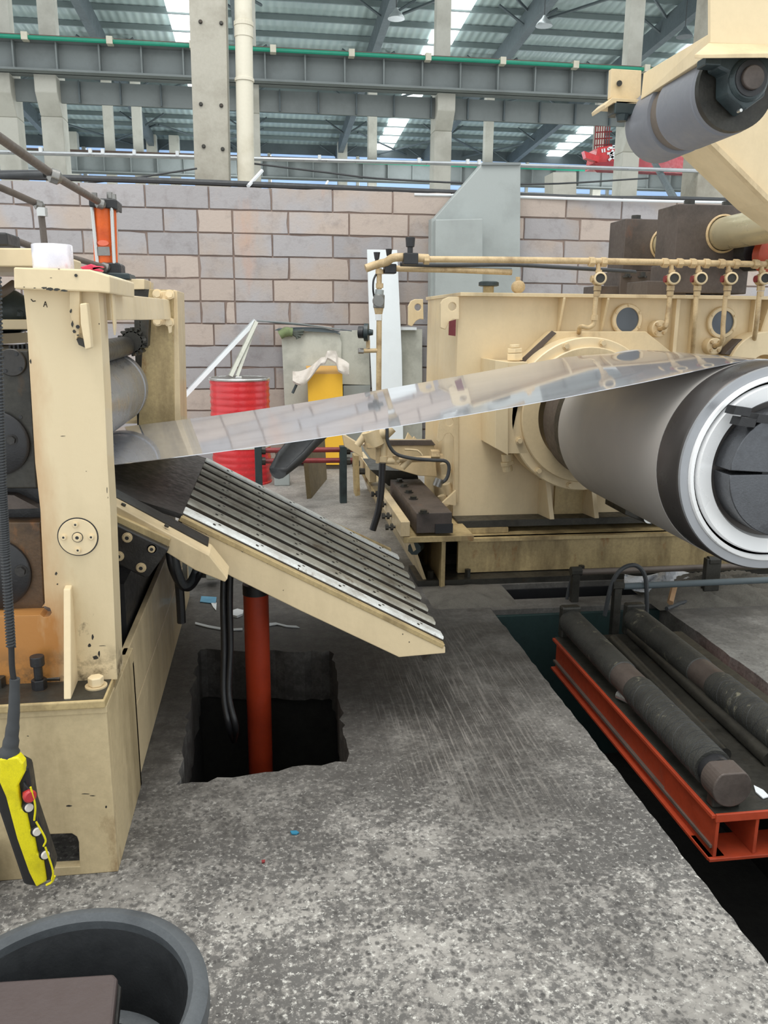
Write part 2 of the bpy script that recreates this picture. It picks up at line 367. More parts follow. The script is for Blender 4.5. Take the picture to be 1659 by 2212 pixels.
edge = [(1.195, 4.33), (1.195, TYE), (TX1, TYE)] + [(TX1+random.uniform(-.006, .006), 4.13-.06*i) for i in range(78)] + [(TX1, -.6), (5.8, -.6), (5.8, 4.33)]
g = G(); g.plate(edge, [], -.25, .25, 'Z'); g.o('floor_slab', FLOORM, parent=floor)
g = G()
g.box(-.45, -.36, 2.5, 3.9, -1.1, -.25); g.box(.30, .36, 2.5, 3.9, -1.1, -.25); g.box(-.45, .36, 3.82, 3.9, -1.1, -.25); g.box(-.45, .36, 2.5, 2.56, -1.1, -.25); g.box(-.45, .36, 2.5, 3.9, -1.16, -1.1)
g.o('pit_lining', PITM, parent=floor)
g = G(); g.box(TX0-.08, TX0-.015, -.6, 4.25, -.9, -.25); g.box(TX1+.03, TX1+.1, -.6, 4.3, -.9, -.25); g.box(TX0-.08, TX1+.1, -.6, 4.3, -.96, -.9)
g.o('trench_lining', PITM, parent=floor)
g = G(); g.box(TX0-.05, TX1+.08, 4.14, 4.18, -.9, -.03); g.o('trench_end_plate', TGREEN, parent=floor)
g = G(); g.box(1.21, 5.8, 4.332, 4.345, -.8, -.03); g.box(1.21, 5.8, 4.585, 4.598, -.8, -.03); g.box(1.1, 5.8, 4.3, 4.63, -.84, -.8); g.box(1.1, 1.19, 4.3, 4.63, -.8, -.25); g.o('slot_shade_lining', BLACK, parent=floor)  # black sheets over the concrete sides, deepening the slot's shade by colour
g = G(); g.box(TX1+.012, TX1+.03, 1.0, 4.13, -.4, -.03); g.o('trench_side_plate', TGREEN, parent=floor)
# ---- back wall of blocks
WY = 9.0
ztop = 2.86
wall = G().box(-5.2, 7.2, WY+.018, WY+.3, 0, ztop-.01).o('wall_back', MORT, kind='structure', origin=(0, WY+.1, 0))
bm_var = []
CHh = .2265
def brick_mesh(w, h, seed):
    rr = random.Random(seed); out = []
    c = [(-w/2, -h/2), (w/2, -h/2), (w/2, h/2), (-w/2, h/2)]; pts = []
    for i in range(4):
        a = Vector(c[i]); b = Vector(c[(i+1) % 4]); k = 4 if i % 2 == 0 else 2
        for j in range(k):
            p = a.lerp(b, j/k); am = .0045 if rr.random() > .12 else .015
            pts.append((p.x-math.copysign(rr.uniform(0, am), p.x), p.y-math.copysign(rr.uniform(0, am), p.y)))
    g = G(); n = len(pts)
    V = [(x*.985, 0, y*.965) for x, y in pts]+[(x, .012, y) for x, y in pts]+[(x, .05, y) for x, y in pts]
    F = [tuple(range(n))]+[(i, i+n, (i+1) % n+n, (i+1) % n) for i in range(n)]+[(i+n, i+2*n, (i+1) % n+2*n, (i+1) % n+n) for i in range(n)]
    g.faces(V, F); bmesh.ops.recalc_face_normals(g.bm, faces=g.bm.faces)
    me = bpy.data.meshes.new('brick'); g.bm.to_mesh(me); g.bm.free(); me.materials.append(BRICKM); return me
cache = {}
def brick(x0, x1, z0, z1):
    w = round(x1-x0-.009, 2); h = z1-z0-.008
    key = (w, round(h, 2), random.randrange(4))
    if key not in cache: cache[key] = brick_mesh(w, h, hash(key) % 9999)
    o = bpy.data.objects.new('brick', cache[key]); o.location = Vector(((x0+x1)/2, WY+random.uniform(-.006, .006), (z0+z1)/2))-wloc(wall); o.parent = wall; COL.objects.link(o)
jA = P(586, 430, Y=WY).x; jB = P(623, 480, Y=WY).x
r0x = P(427, 500, Y=WY).x; r1x = P(503, 500, Y=WY).x
BL = .628
for row in range(13):
    z1 = ztop-.0-CHh*row; z0 = max(z1-CHh, 0)
    if z1 < .06: break
    j = (jA if row % 2 == 0 else jB)
    xs = [j+BL*k for k in range(-8, 11)]
    xs = [x for x in xs if -5.2 < x < 7.2]
    if 1 <= row <= 5:
        xs = [x for x in xs if not (r0x-.16 < x < r1x+.14)]+[r0x, r1x]
        if row == 5: xs.append(r0x+.25)
        xs.sort()
    if row in (6, 8): xs.append(xs[6]+.2); xs.sort()
    for a, b in zip(xs, xs[1:]): brick(a, b, z0, z1)
g = G(); g.box(-5.2, 7.2, WY-.02, WY+.32, 0, .03); g.o('wall_footing', REDP, parent=wall)
# ---- roof of the hall
H0, SL = 12.0, .058
def rz(y): return CH+H0-SL*y
Y0, Y1 = 13.0, 48.0
roof = G().prism([(-40, Y0, rz(Y0)), (-40, Y1, rz(Y1)), (-40, Y1, rz(Y1)+.15), (-40, Y0, rz(Y0)+.15)], (85, 0, 0)).o('ceiling', ROOFM, kind='structure', origin=(0, Y0, rz(Y0)))
src = None
pg = G(); pg.box(-40, 45, -.04, .04, -.17, 0)
pl = []
y = Y0+.5
while y < Y1: pl.append((0, y, rz(y)-.02)); y += 1.5
s = pg.o('purlin', PURL, roof, origin=(0, 0, 0)); s.location = Vector(pl[0])-wloc(roof); copies(s, roof, 'purlin', pl[1:])
BAY = .4*H0
rx = [(-.86+.4*i)*H0 for i in range(-1, 11)]
for x in rx:
    g = G(); a = (x-.13, Y0, rz(Y0)-.28); b = (x-.13, Y1, rz(Y1)-.28)
    g.prism([a, b, (b[0], b[1], b[2]-.55), (a[0], a[1], a[2]-.75)], (.26, 0, 0))
    g.o('rafter', BEAMD, roof)
    g = G()
    for k in range(9):
        yy = Y0+3+k*4.5
        for sgn in (-1, 1): g.cyl((x, yy, rz(yy)-.75), (x+sgn*1.0, yy, rz(yy)-.12), .045, n=5)
    g.o('fly_brace', BEAMD, roof)
for k in (-.215, .55, 1.36, 2.2):
    x = k*H0
    g = G(); g.prism([(x-.45, Y0, rz(Y0)-.1), (x-.45, Y1, rz(Y1)-.1), (x-.45, Y1, rz(Y1)-.14), (x-.45, Y0, rz(Y0)-.14)], (.9, 0, 0))
    g.o('skylight_panel', SKYL, roof)
g = G()
for (a, b) in ((-4.9, .1), (4.75, 9.4), (9.4, 14.3), (-9.7, -5.0)):
    for y in (24, 34, 44):
        g.cyl((a, y, rz(y)-.35), (b, y+6, rz(y+6)-.35), .05, n=5); g.cyl((b, y, rz(y)-.35), (a, y+6, rz(y+6)-.35), .05, n=5)
g.o('cross_bracing', BEAMD, roof)
# far end wall with pale louvre windows
wf = G().box(-40, 45, Y1, Y1+.3, 10.25, rz(Y1)+1).o('wall_far', BEAMD, kind='structure')
LOUV = emis('pale_window_light', (150, 178, 214), .75)
for i in range(12):
    x = -27+i*4.8+1.0
    w = thing('window_%d' % (i+1), None, None, (x, Y1, 3.0)); tag(w, kind='structure')
    G().box(x-2.3, x+2.3, Y1+.1, Y1+.15, 3.0, 10.25).o('window_light', LOUV, w)
    g = G()
    for k in range(16): g.box(x-2.35, x+2.35, Y1-.05, Y1+.08, 3.2+k*.45, 3.28+k*.45)
    g.o('louvre', SILV, w, kind='stuff')
    G().box(x-2.5, x-2.35, Y1-.1, Y1+.2, 3, 10.25).o('window_frame', CONCF, w)
G().box(-40, 45, Y1, Y1+.3, -1, 3.0).o('wall_far_lower', CONCF, kind='structure')
G().box(-40, 45, WY+.32, Y1, -.5, -.02).o('floor_hall', CONCF, kind='structure')
# ---- columns
def column(px, Y, w, label, ctop=None, upw=None, up=0, flip=1, mat=None, group=None, zt=None):
    x = P(px, 300, Y=Y).x; t = thing('concrete_column', label, 'column', (x, Y, 0), 'concrete columns of the hall')
    zt2 = zt or rz(max(Y, Y0))-.3
    if ctop is None:
        G().box(x-w/2, x+w/2, Y, Y+w, 0, zt2).o('shaft', mat or CONCF, t, bevel=.02)
    else:
        zc = P(px, ctop, Y=Y).z
        G().box(x-w/2, x+w/2, Y, Y+w*1.2, 0, zc-w*2.2).o('shaft', mat or CONCF, t, bevel=.02)
        G().prism([(x-w/2, Y+w*1.2, zc-w*2.2), (x-w/2, Y, zc-w*2.2), (x-w/2, Y-w*.75, zc-w*1.3), (x-w/2, Y-w*.75, zc), (x-w/2, Y+w*1.2, zc)], (w, 0, 0)).o('corbel', mat or CONCF, t, bevel=.02)
        G().box(x-upw/2, x+upw/2, Y+.45*w, Y+w*1.2, zc, zt2).o('upper_shaft', mat or CONCF, t)
    return t
Yc = 10.0
t = thing('concrete_column', 'large near bare concrete column rising behind the block wall, left of the drain pipe', 'column', (P(460, 200, Y=Yc).x, Yc, 0), 'concrete columns of the hall')
a = [P(x, y, Y=Yc) for x, y in ((413, -40), (500, -40), (502.5, 397), (425, 397))]
a[2] = a[2]+(a[2]-a[1])*(a[2].z/(a[1].z-a[2].z)); a[3] = a[3]+(a[3]-a[0])*(a[3].z/(a[0].z-a[3].z))
a[0].z = a[1].z = 9
G().prism(a, (0, .5, 0)).o('shaft', CONC, t, bevel=.01)
bolts(t, [P(x, y, Y=Yc-.005) for x, y in ((433, 47), (478, 50), (434, 225), (478, 228), (440, 316), (481, 322))], (0, -1, 0), .016, .02, GREASE, 'tie_hole', n=8)
t = thing('drain_pipe', 'cream round drain pipe with collars beside the large concrete column', 'pipe', (P(527, 200, Y=Yc).x, Yc, 0))
g = G(); p0 = P(525, -30, Y=Yc); p1 = P(531.5, 397, Y=Yc); p1 = p1+(p1-p0)*(p1.z/(p0.z-p1.z)); g.cyl(p0, p1, .095, n=24); g.o('pipe_run', PVC, t, smooth=True)
for ya, yb in ((48, 58), (58, 82), (170, 177)):
    G().cyl(P(525.5+ya*.015, ya, Y=Yc), P(525.5+yb*.015, yb, Y=Yc), .107 if ya != 58 else .102, n=24).o('collar', PVC, t, bevel=.004)
R1 = 19.5; R2 = 35.5
column(115, R1, .44, 'concrete crane column with corbel, second from the left edge of the photo', 143, .34)
column(18, R1, .44, 'concrete crane column with corbel at the left edge of the photo', 143, .34)
column(541, R1, .42, 'concrete crane column almost hidden behind the drain pipe', 143, .34)
column(957, R1, .40, 'concrete crane column with corbel above the grey duct cabinet', 190, .32)
column(1366, R1, .42, 'concrete crane column with corbel left of the grey hold-down roller', 235, .34)
column(1790, R1, .44, 'concrete crane column with corbel just beyond the right edge', 250, .34)
for px, s_ in ((235, 'left of the far pair seen between corbel and near column'), (297, 'right of the far pair seen between corbel and near column'), (805, 'left of the slanting skylight band in mid photo'), (1057, 'directly above the grey duct cabinet'), (1296, 'behind the red crane girder')):
    column(px, R2, .36, 'slender far concrete column ' + s_)
for px, s_ in ((326, 'nearest the far pair of slender columns'), (375, 'just left of the large near column'), (740, 'under the middle rafter'), (155, 'right of the leftmost corbel columns')):
    column(px, 46, .5, 'tiny distant concrete column, ' + s_, zt=10.6)
x0 = P(1510, 350, Y=12).x; x1 = P(1562, 350, Y=12).x
t = thing('concrete_column', 'broad pale concrete column behind the cream arm on the right', 'column', ((x0+x1)/2, 12, 0), 'concrete columns of the hall')
G().box(x0, x1+.35, 12, 12.5, 0, 8).o('shaft', CONC, t, bevel=.02)
# ---- crane girders
def girder(Y, ytop, ybot, label, st, lower=None, zoff=0):
    zt = P(700, ytop, Y=Y).z; zb = P(700, ybot, Y=Y).z
    t = thing('crane_girder', label, 'crane girder', (0, Y, zb))
    g = G(); g.box(-30, 35, Y+.1, Y+.14, zb, zt); g.box(-30, 35, Y-.12, Y+.4, zt-.04, zt); g.box(-30, 35, Y-.12, Y+.4, zb, zb+.04)
    g.o('web_plate', BEAM, t)
    s = G().box(-.015, .015, Y-.08, Y+.1, zb+.04, zt-.04).o('stiffener', BEAM, t, origin=(0, Y, zb)); s.location = Vector((-14, Y, zb))-wloc(t)
    copies(s, t, 'stiffener', [(-14+st*i, Y, zb) for i in range(1, int(34/st))])
    return t, zt, zb
t, zt, zb = girder(R1-.5, 118, 184, 'grey steel crane girder spanning the hall, nearer and higher of the two', .83)
G().box(-30, 35, R1-.35, R1-.27, zt, zt+.14).o('crane_rail', RAILB, t)
G().cyl((-30, R1-.7, zt-.02), (35, R1-.7, zt-.02), .04, n=8).o('conductor_bar', GREENR, t)
G().box(-30, 35, R1+.0, R1+.05, zb-.45, zb-.02).o('lower_chord', BEAM, t)
s = G().box(-.015, .015, R1-.1, R1, zb-.45, zb-.02).o('chord_stiffener', BEAMD, t, origin=(0, R1, zb)); s.location = Vector((-14, R1, zb))-wloc(t)
copies(s, t, 'chord_stiffener', [(-14+.83*1.0*i+.3, R1, zb) for i in range(1, 40)])
clampg = G().box(-.06, .06, R1-.78, R1-.6, zt-.08, zt+.06).o('conductor_hanger', PVC, t, origin=(0, R1-.7, zt)); clampg.location = Vector((-6.2, R1-.7, zt))-wloc(t)
copies(clampg, t, 'conductor_hanger', [(-6.2+1.62*i, R1-.7, zt) for i in range(1, 14)])
t, zt, zb = girder(R2-.5, 348, 388, 'distant grey crane girder low above the block wall', 1.0)
G().box(-30, 35, R2-.35, R2-.27, zt, zt+.14).o('crane_rail', RAILB, t)
G().cyl((-30, R2-.7, zt-.05), (35, R2-.7, zt-.05), .04, n=6).o('conductor_bar', GREENR, t)
# silver conduit, cables on the wall
def ptube(pts, r, **k):
    g = G(); g.tube([P(x, y, Y=Y) for x, y, Y in pts], r, n=8, sm=k.pop('sm', 5)); return g
t = thing('conduit_pipe', 'long thin silver conduit running level above the block wall', 'pipe', P(830, 350, Y=12))
G().tube([P(-60, 327, Y=12), P(425, 340, Y=12), P(1000, 354, Y=12), P(1700, 375, Y=12)], .028, n=8, sm=0).o('pipe_run', SILV, t, smooth=True)
for x in (88, 195, 222, 290, 383, 690, 905, 1010, 1035):
    p = P(x, 327+x*.028-5, Y=12); G().box(p.x-.02, p.x+.02, p.y-.03, p.y+.03, p.z-.03, p.z+.035).o('clip', PAPER, t)
g = ptube([(-80, 378, 9.12), (300, 389, 9.12), (560, 399, 9.12), (830, 410, 9.12), (1140, 423, 9.12), (1300, 429, 9.12), (1460, 430, 9.12), (1740, 439, 9.12)], .03)
g.o('cable', CABLE, cat='cable', label='thick black cable lying along the top of the block wall', smooth=True)
g = ptube([(895, 420, 9.0), (1100, 425, 9.0), (1400, 434, 8.95), (1740, 440, 8.95)], .014); g.o('white_conduit', PAPER, cat='pipe', label='thin white pipe lying along the right half of the wall top')
g = ptube([(190, 395, 9.3), (300, 383, 9.6), (425, 364, 9.9)], .01); g.o('wire', CABLE, cat='wire', label='thin wire rising to the large column on the left')
g = ptube([(545, 353, 10.2), (700, 372, 10.2), (850, 388, 10.2), (1150, 398, 10.2), (1400, 385, 11.6)], .011); g.o('wire', CABLE, cat='wire', label='thin sagging wire strung right of the drain pipe')
G().tube([P(536, 402, Y=9.05), P(566, 369, Y=9.3)], .02, n=6, sm=0).o('white_rod', PAPER, cat='rod', label='short white rod leaning on the drain pipe foot')
G().tube([P(700, 408, Y=9.3), P(708, 392, Y=9.5)], .014, n=6, sm=0).o('white_rod', PAPER, cat='rod', label='tiny white rod sticking up right of the drain pipe')
# hanging lamps
for x, y, s_ in ((1176, 38, 'left of the upper right rafter'), (856, 22, 'beside the rafter right of the drain pipe'), (1480, 62, 'near the cream arm, dark against the roof')):
    p = P(x, y, Y=24); t = thing('hanging_lamp', 'small bell lamp hung from the roof ' + s_, 'lamp', p, 'bell lamps under the roof')
    G().lathe(p, (0, 0, -1), [(-.05, .04), (0, .06), (.12, .18), (.2, .23), (.21, .23)], n=16).o('shade', BEAMD if x > 1400 else SILV, t, smooth=True)
    G().cyl(p, (p.x, p.y, rz(24)-.2), .012, n=5).o('cord', CABLE, t)
# red crane girder with lettering
YR = 27.0
t = thing('red_crane_girder', 'red overhead crane girder with white characters seen left of the arm', 'crane', P(1400, 340, Y=YR))
G().slab([(1292, 318), (1420, 300), (1508, 305), (1508, 352), (1400, 365), (1283, 362)], YR, .8).o('girder_body', RED, t, bevel=.02)
G().slab([(1283, 352), (1508, 332), (1508, 376), (1300, 368)], YR-.5, .4).o('lower_beam', surf('crane_maroon', (150, 36, 48), None, .3, 2), t)
G().slab([(1262, 326), (1296, 338), (1292, 350), (1266, 341)], YR-.3, .25).o('end_stop', RED, t)
def stroke(g, a, b, w, Y, t=.03):
    A = P(*a, Y=Y); B = P(*b, Y=Y); d = (B-A).normalized(); k = Vector((-d.z, 0, d.x))*w; g.prism([A-k, B-k, B+k, A+k], (0, -t, 0))
g = G()
for a, b in (((1325, 314), (1325, 319)), ((1314, 320), (1337, 318)), ((1314, 320), (1313, 325)), ((1337, 318), (1336, 323)), ((1311, 332), (1339, 329)), ((1324, 324), (1317, 337)), ((1317, 337), (1334, 346)), ((1332, 330), (1314, 347))): stroke(g, a, b, .035, YR-.01)
for a, b in (((1300, 322), (1301, 330)), ((1305, 321), (1306, 329))): stroke(g, a, b, .02, YR-.01)
g.o('lettering', WHITE, t)
g = G()
for k in range(7):
    g.cyl(P(1288+k*5, 262, Y=YR+.1), P(1284+k*5, 322, Y=YR+.1), .02, n=4)
for k in range(4): g.cyl(P(1286, 272+k*14, Y=YR+.1), P(1322, 270+k*14, Y=YR+.1), .02, n=4)
g.o('railing', REDP, t)
G().tube([P(1410, 345, Y=14), P(1462, 440, Y=9.6)], .045, n=6, sm=0).o('inclined_brace', BEAMD, cat='brace', label='dark slanting steel strut below the red crane girder')
p = P(1592, 393, Y=12.0); t = thing('switch_box', 'small pale switch box on the broad column by the arm', 'box', p)
G().box(p.x-.14, p.x+.14, p.y-.1, p.y, p.z-.09, p.z+.09).o('case', DUCT, t, bevel=.01); G().box(p.x-.02, p.x+.02, p.y-.09, p.y-.05, p.z-.4, p.z-.09).o('conduit', BEAMD, t)
# concrete stumps behind wall, low right
G().slab([(1195, 372), (1245, 372), (1245, 875), (1195, 875)], 16, .5).o('concrete_block', CONCF, cat='block', label='squat concrete pier just above the wall right of the duct')
# ================================================================ BEHIND THE LINE: things along the wall
t = thing('grey_duct', 'tall pale grey sheet steel duct with sloped shoulder against the wall', 'duct', P(1030, 640, Y=8.6))
G().slab([(1045, 350), (1125, 351), (1121, 1004), (938, 1004), (936, 474)], 8.75, .22).o('back_casing', DUCT, t, bevel=.01)
G().slab([(941, 474), (1043, 472), (1042, 1012), (938, 1012)], 8.5, .24).o('front_casing', DUCT, t, bevel=.01)
G().slab([(932, 472), (943, 472), (941, 660), (930, 660)], 8.6, .15).o('side_lip', DUCT, t)
G().slab([(1045, 350), (1125, 351), (1125, 356), (1041, 356)], 8.72, .28).o('top_lip', BEAM, t)
G().slab([(793, 539), (858, 540), (868, 760), (872, 1004), (812, 1006), (800, 760)], 8.7, .03).o('white_board', WHITE, cat='board', label='tall narrow white board leaning on the wall behind the upright pipe', bevel=.003)
t = thing('grey_sheet', 'pale grey sheet with white top strip between the white board and cream housing', 'sheet', P(890, 1001, Y=8.88))
G().slab([(868, 712), (912, 711), (912, 1001), (870, 1001)], 8.88, .04).o('sheet_face', GREYB, t)
G().slab([(860, 706), (900, 707), (900, 713), (860, 713)], 8.8, .1).o('top_strip', PAPER, t)
G().slab([(608, 722), (640, 716), (730, 716), (738, 740), (735, 1000), (620, 1001), (614, 850)], 8.86, .05).o('leaning_board', GREYB, cat='board', group='grey boards against the wall', label='large dirty grey board with torn corner behind the yellow chute', bevel=.004)
G().slab([(733, 716), (790, 712), (798, 760), (800, 832), (733, 830)], 8.91, .04).o('leaning_board', GREYB, cat='board', group='grey boards against the wall', label='grey upper board between torn board and white board', bevel=.004)
G().slab([(742, 833), (800, 832), (802, 990), (742, 1000)], 8.9, .05).o('leaning_board', DUCT, cat='board', group='grey boards against the wall', label='grey lower board right of the yellow chute')
# dark polythene along the board tops
g = G(); g.tube([P(x, y, Y=8.82) for x, y in ((555, 692), (600, 698), (680, 705), (760, 715))], .005, n=6); g.tube([P(x, y, Y=8.82) for x, y in ((598, 712), (640, 708), (700, 710), (735, 722))], .006, n=6)
g.slab([(592, 714), (602, 709), (700, 709), (735, 716), (720, 719), (640, 714)], 8.82, .05); g.o('dark_film', BEAMD, cat='plastic film', label='crumpled dark plastic film draped over the grey boards')
# glove
t = thing('work_glove', 'green and grey work glove lying on the grey board', 'glove', P(625, 722, Y=8.80))
GLV = surf('glove_green', (120, 134, 92), (84, 92, 72), .4, 20, .8); GLG = surf('glove_grey', (86, 92, 84), (60, 64, 60), .4, 20, .8)
G().tube([P(604, 724, Y=8.80), P(618, 717, Y=8.80), P(632, 718, Y=8.80)], [.045, .05, .045], n=10).o('palm', GLV, t, smooth=True)
for k, (x, y) in enumerate(((657, 714), (655, 721), (650, 728), (643, 732))):
    G().tube([P(628, 718, Y=8.80), P(640, 717+k*3, Y=8.80), P(x, y, Y=8.80)], .016, n=7).o('finger', GLG, t, smooth=True)
# yellow chute
t = thing('yellow_chute', 'bent bright yellow sheet metal guard standing by the wall', 'guard', P(705, 1005, Y=8.62))
G().slab([(664, 808), (738, 808), (742, 1004), (670, 1004)], 8.62, .02).o('front_sheet', YEL, t)
G().hexa([P(664, 808, Y=8.62), P(738, 808, Y=8.62), P(735, 793, Y=8.82), P(661, 793, Y=8.82)], [P(664, 805, Y=8.64), P(738, 805, Y=8.64), P(735, 790, Y=8.84), P(661, 790, Y=8.84)]).o('top_bend', surf('yellow_dusty', (214, 166, 92), (180, 140, 84), .3, 5), t)
G().hexa([P(738, 808, Y=8.62), P(742, 1004, Y=8.62), P(742, 1004, Y=8.82), P(738, 808, Y=8.82)], [P(739.5, 808, Y=8.62), P(743.5, 1004, Y=8.62), P(743.5, 1004, Y=8.82), P(739.5, 808, Y=8.82)]).o('side_sheet', YEL, t)
# cloth draped on it
rr = random.Random(5)
def clf(u, v):
    x = 632+u*122; top = 772+14*math.sin(u*5.0+.6)+abs(u-.5)*44-(12 if .6 < u < .8 else 0)
    y = top+v*(20+8*math.sin(u*9)); yy = 8.60-v*.10+.03*math.sin(u*17+v*3)
    return P(x, y, Y=yy)
G().grid(clf, 26, 6, (0, .01, -.02)).o('dust_cloth', CLOTH, cat='cloth', label='pale crumpled cloth folded over the yellow guard top', smooth=True)
G().tube([P(632, 849, Y=8.66), P(645, 822, Y=8.64), P(658, 802, Y=8.64)], .015, n=6).o('bent_strip', BEAMD, cat='strip', label='thin dark bent strip hanging from the pale cloth')
# white angles leaning
for (a, b, w, Y, s_) in (((552, 692), (386, 868), .026, 8.5, 'longest white metal strip leaning down to the left'), ((554, 694), (498, 812), .022, 8.4, 'grey metal strip leaning onto the red drum, left of a pair'), ((553, 696), (512, 812), .018, 8.45, 'narrow grey metal strip leaning onto the red drum, right of a pair')):
    A = P(*a, Y=Y+.32); B = P(*b, Y=Y-.3); d = (B-A).normalized(); k = Vector((-d.z, 0, d.x)).normalized()*w
    g = G(); g.prism([A-k, B-k, B+k, A+k], (0, .012, 0)); g.prism([A-k, B-k, B-k*.6, A-k*.6], (0, .05, 0)); g.o('metal_angle', PAPER if 'white' in s_ else GREYB, cat='metal strip', group='metal strips leaning by the red drum', label=s_)
G().tube([P(555, 693, Y=8.8), P(640, 699, Y=8.8), P(735, 712, Y=8.8)], .008, n=6).o('lying_strip', BEAM, cat='metal strip', label='dark strip running level from the leaning strips over the boards')
# red drum
pd = P(520, 885, Y=7.9); zt = P(520, 820, Y=7.9).z
def drum():
    c = P(520, 900, Y=8.05); R = 62/1780*8.05; c = Vector((c.x, 8.05, 0)); t = thing('oil_drum', 'red ribbed steel oil drum with a white middle band, standing by the block wall', 'drum', c)
    zt = P(520, 818, Y=8.05-R*.2).z
    hh = zt
    za = hh*.36; zb = hh*.66
    def ribs(z0, z1):
        q = [(z0, R)]; z = z0+.02
        while z < z1-.05: q += [(z, R*.99), (z+.02, R*1.014), (z+.04, R*.99)]; z += .062
        return q+[(z1-.005, R*1.0)]
    G().lathe(c, (0, 0, 1), [(.0, R*1.02), (.015, R*1.02)]+ribs(.02, za), n=48).o('lower_body', RED, t, smooth=True)
    G().lathe(c, (0, 0, 1), [(za-.005, R*1.015), (za+.01, R), (zb-.01, R), (zb-.003, R*1.0)], n=48).o('white_band', GREYB, t, smooth=True)
    G().lathe(c, (0, 0, 1), [(zb-.005, R*1.02), (zb+.015, R*1.01)]+ribs(zb+.02, hh), n=48).o('upper_body', RED, t, smooth=True)
    G().lathe(c+Vector((0, 0, hh-.012)), (0, 0, 1), [(0, R*1.03), (.012, R*1.04), (.022, R*1.02), (.022, R*.97), (.0, R*.96)], n=48, close=True).o('rim', CHROME, t, smooth=True)
    G().lathe(c+Vector((0, 0, hh)), (0, 0, 1), [(-.004, R*.95), (.003, R*.95)], n=40).o('lid', STEEL, t)
    G().box(c.x-.03, c.x+.03, c.y-R*.75, c.y-R*.6, hh+.003, hh+.03).o('bung', CHROME, t, bevel=.004)
    return t
drum()
# ================================================================ MID FLOOR
t = thing('pipe_rail', 'dark red twin pipes on low steel posts running across the floor behind the table', 'pipe rail', P(650, 1010, Y=7.0))
for y in (973, 996): G().tube([P(566, y, Y=7), P(770, y-2, Y=7)], .022, n=10, sm=0).o('pipe', REDP, t, smooth=True)
for x in (558, 741):
    p = P(x, 985, Y=7); G().box(p.x-.03, p.x+.03, 6.96, 7.04, 0, P(x, 963, Y=7).z).o('post', DGREEN, t, bevel=.004)
    for y in (973, 996): q = P(x+8, y, Y=7); G().cyl((q.x-.01, 7, q.z), (q.x+.03, 7, q.z), .035, n=8).o('clamp', GREASE, t)
t = thing('black_trough', 'black plastic trough lying tilted by the pipe rail', 'trough', P(625, 1030, Y=6.6))
cl = [P(x, y, Y=Y) for x, y, Y in ((603, 1016, 6.4), (628, 982, 6.5), (655, 950, 6.6), (690, 915, 6.7))]
g = G(); V = []; F = []
for i, p in enumerate(cl):
    w = [.07, .12, .13, .14][i]
    for a in range(9):
        th = math.pi*(a/8); V.append(p+Vector((math.cos(th)*w*.75, -.02*math.sin(th), -math.sin(th)*w*.9+.02)))
for i in range(3):
    for a in range(8): F.append((i*9+a, i*9+a+1, (i+1)*9+a+1, (i+1)*9+a))
F.append(tuple(range(9)))
g.faces(V, F); o = g.o('trough_shell', RUB, t, smooth=True); md = o.modifiers.new('solid', 'SOLIDIFY'); md.thickness = .025
a = P(663, 1078, Z=0); b = P(698, 1036, Z=0)
ta = P(650, 985, Y=a.y); tb = P(686, 940, Y=b.y)
G().prism([a, b, Vector((b.x-.02, b.y, tb.z)), Vector((a.x-.03, a.y, ta.z))], (.04, .02, 0)).o('brown_board', PLY, cat='board', label='brown plywood board standing on edge on the floor right of the black trough')
p = P(597, 1050, Z=0); G().box(p.x-.02, p.x+.13, p.y, p.y+.15, 0, .16).o('grey_block', DUCT, cat='block', label='small grey block on the floor below the black trough', bevel=.01)
# ================================================================ STEEL STRIP
SF, SR = 3.08, 4.10
fr = [P(x, y, Y=SF) for x, y in ((245, 1005), (400, 983), (590, 957), (830, 928), (1000, 899), (1200, 860), (1430, 815), (1560, 791), (1659, 776))]
rr_ = [P(x, y, Y=SR) for x, y in ((250, 924), (390, 905), (590, 878), (720, 860), (835, 842), (1000, 812), (1100, 791), (1200, 772), (1330, 754))]
CX, CZ, CR = 1.945, 1.0, .412
def prof(pts, extra):
    q = [Vector((-1.6, 0, pts[0].z-.03))]+[Vector((p.x, 0, p.z)) for p in pts]
    q = [p for p in q if p.x < 1.85]
    return q+extra
arc = [Vector((CX+CR*math.sin(math.radians(a)), 0, CZ+CR*math.cos(math.radians(a)))) for a in (2, 12, 24, 38, 55, 75, 95)]
def at(q, x):
    for a, b in zip(q, q[1:]):
        if a.x <= x <= b.x: return a.z+(b.z-a.z)*(x-a.x)/(b.x-a.x)
    return q[-1].z
qf = prof(fr, []); qr = prof(rr_, [])
def fit(q):          # cubic least squares so that the strip hangs smoothly
    xs = [p.x for p in q[1:]]; zs = [p.z for p in q[1:]]
    n = 4; A = [[sum(x**(i+j) for x in xs) for j in range(n)]+[sum(z*x**i for x, z in zip(xs, zs))] for i in range(n)]
    for i in range(n):
        pv = A[i][i]; A[i] = [v/pv for v in A[i]]
        for k in range(n):
            if k != i: f = A[k][i]; A[k] = [u-f*v for u, v in zip(A[k], A[i])]
    return [A[i][n] for i in range(n)]
cf, cr_ = fit(qf), fit(qr)
def ev(c, x):
    f_ = lambda v: sum(c[i]*v**i for i in range(4))
    if x >= -.5: return f_(x)
    return f_(-.5)+(x+.5)*(f_(-.4)-f_(-.5))/.1
TA = math.radians(9); TXX = CX-CR*math.sin(TA); TZZ = CZ+CR*math.cos(TA); XH = 1.45
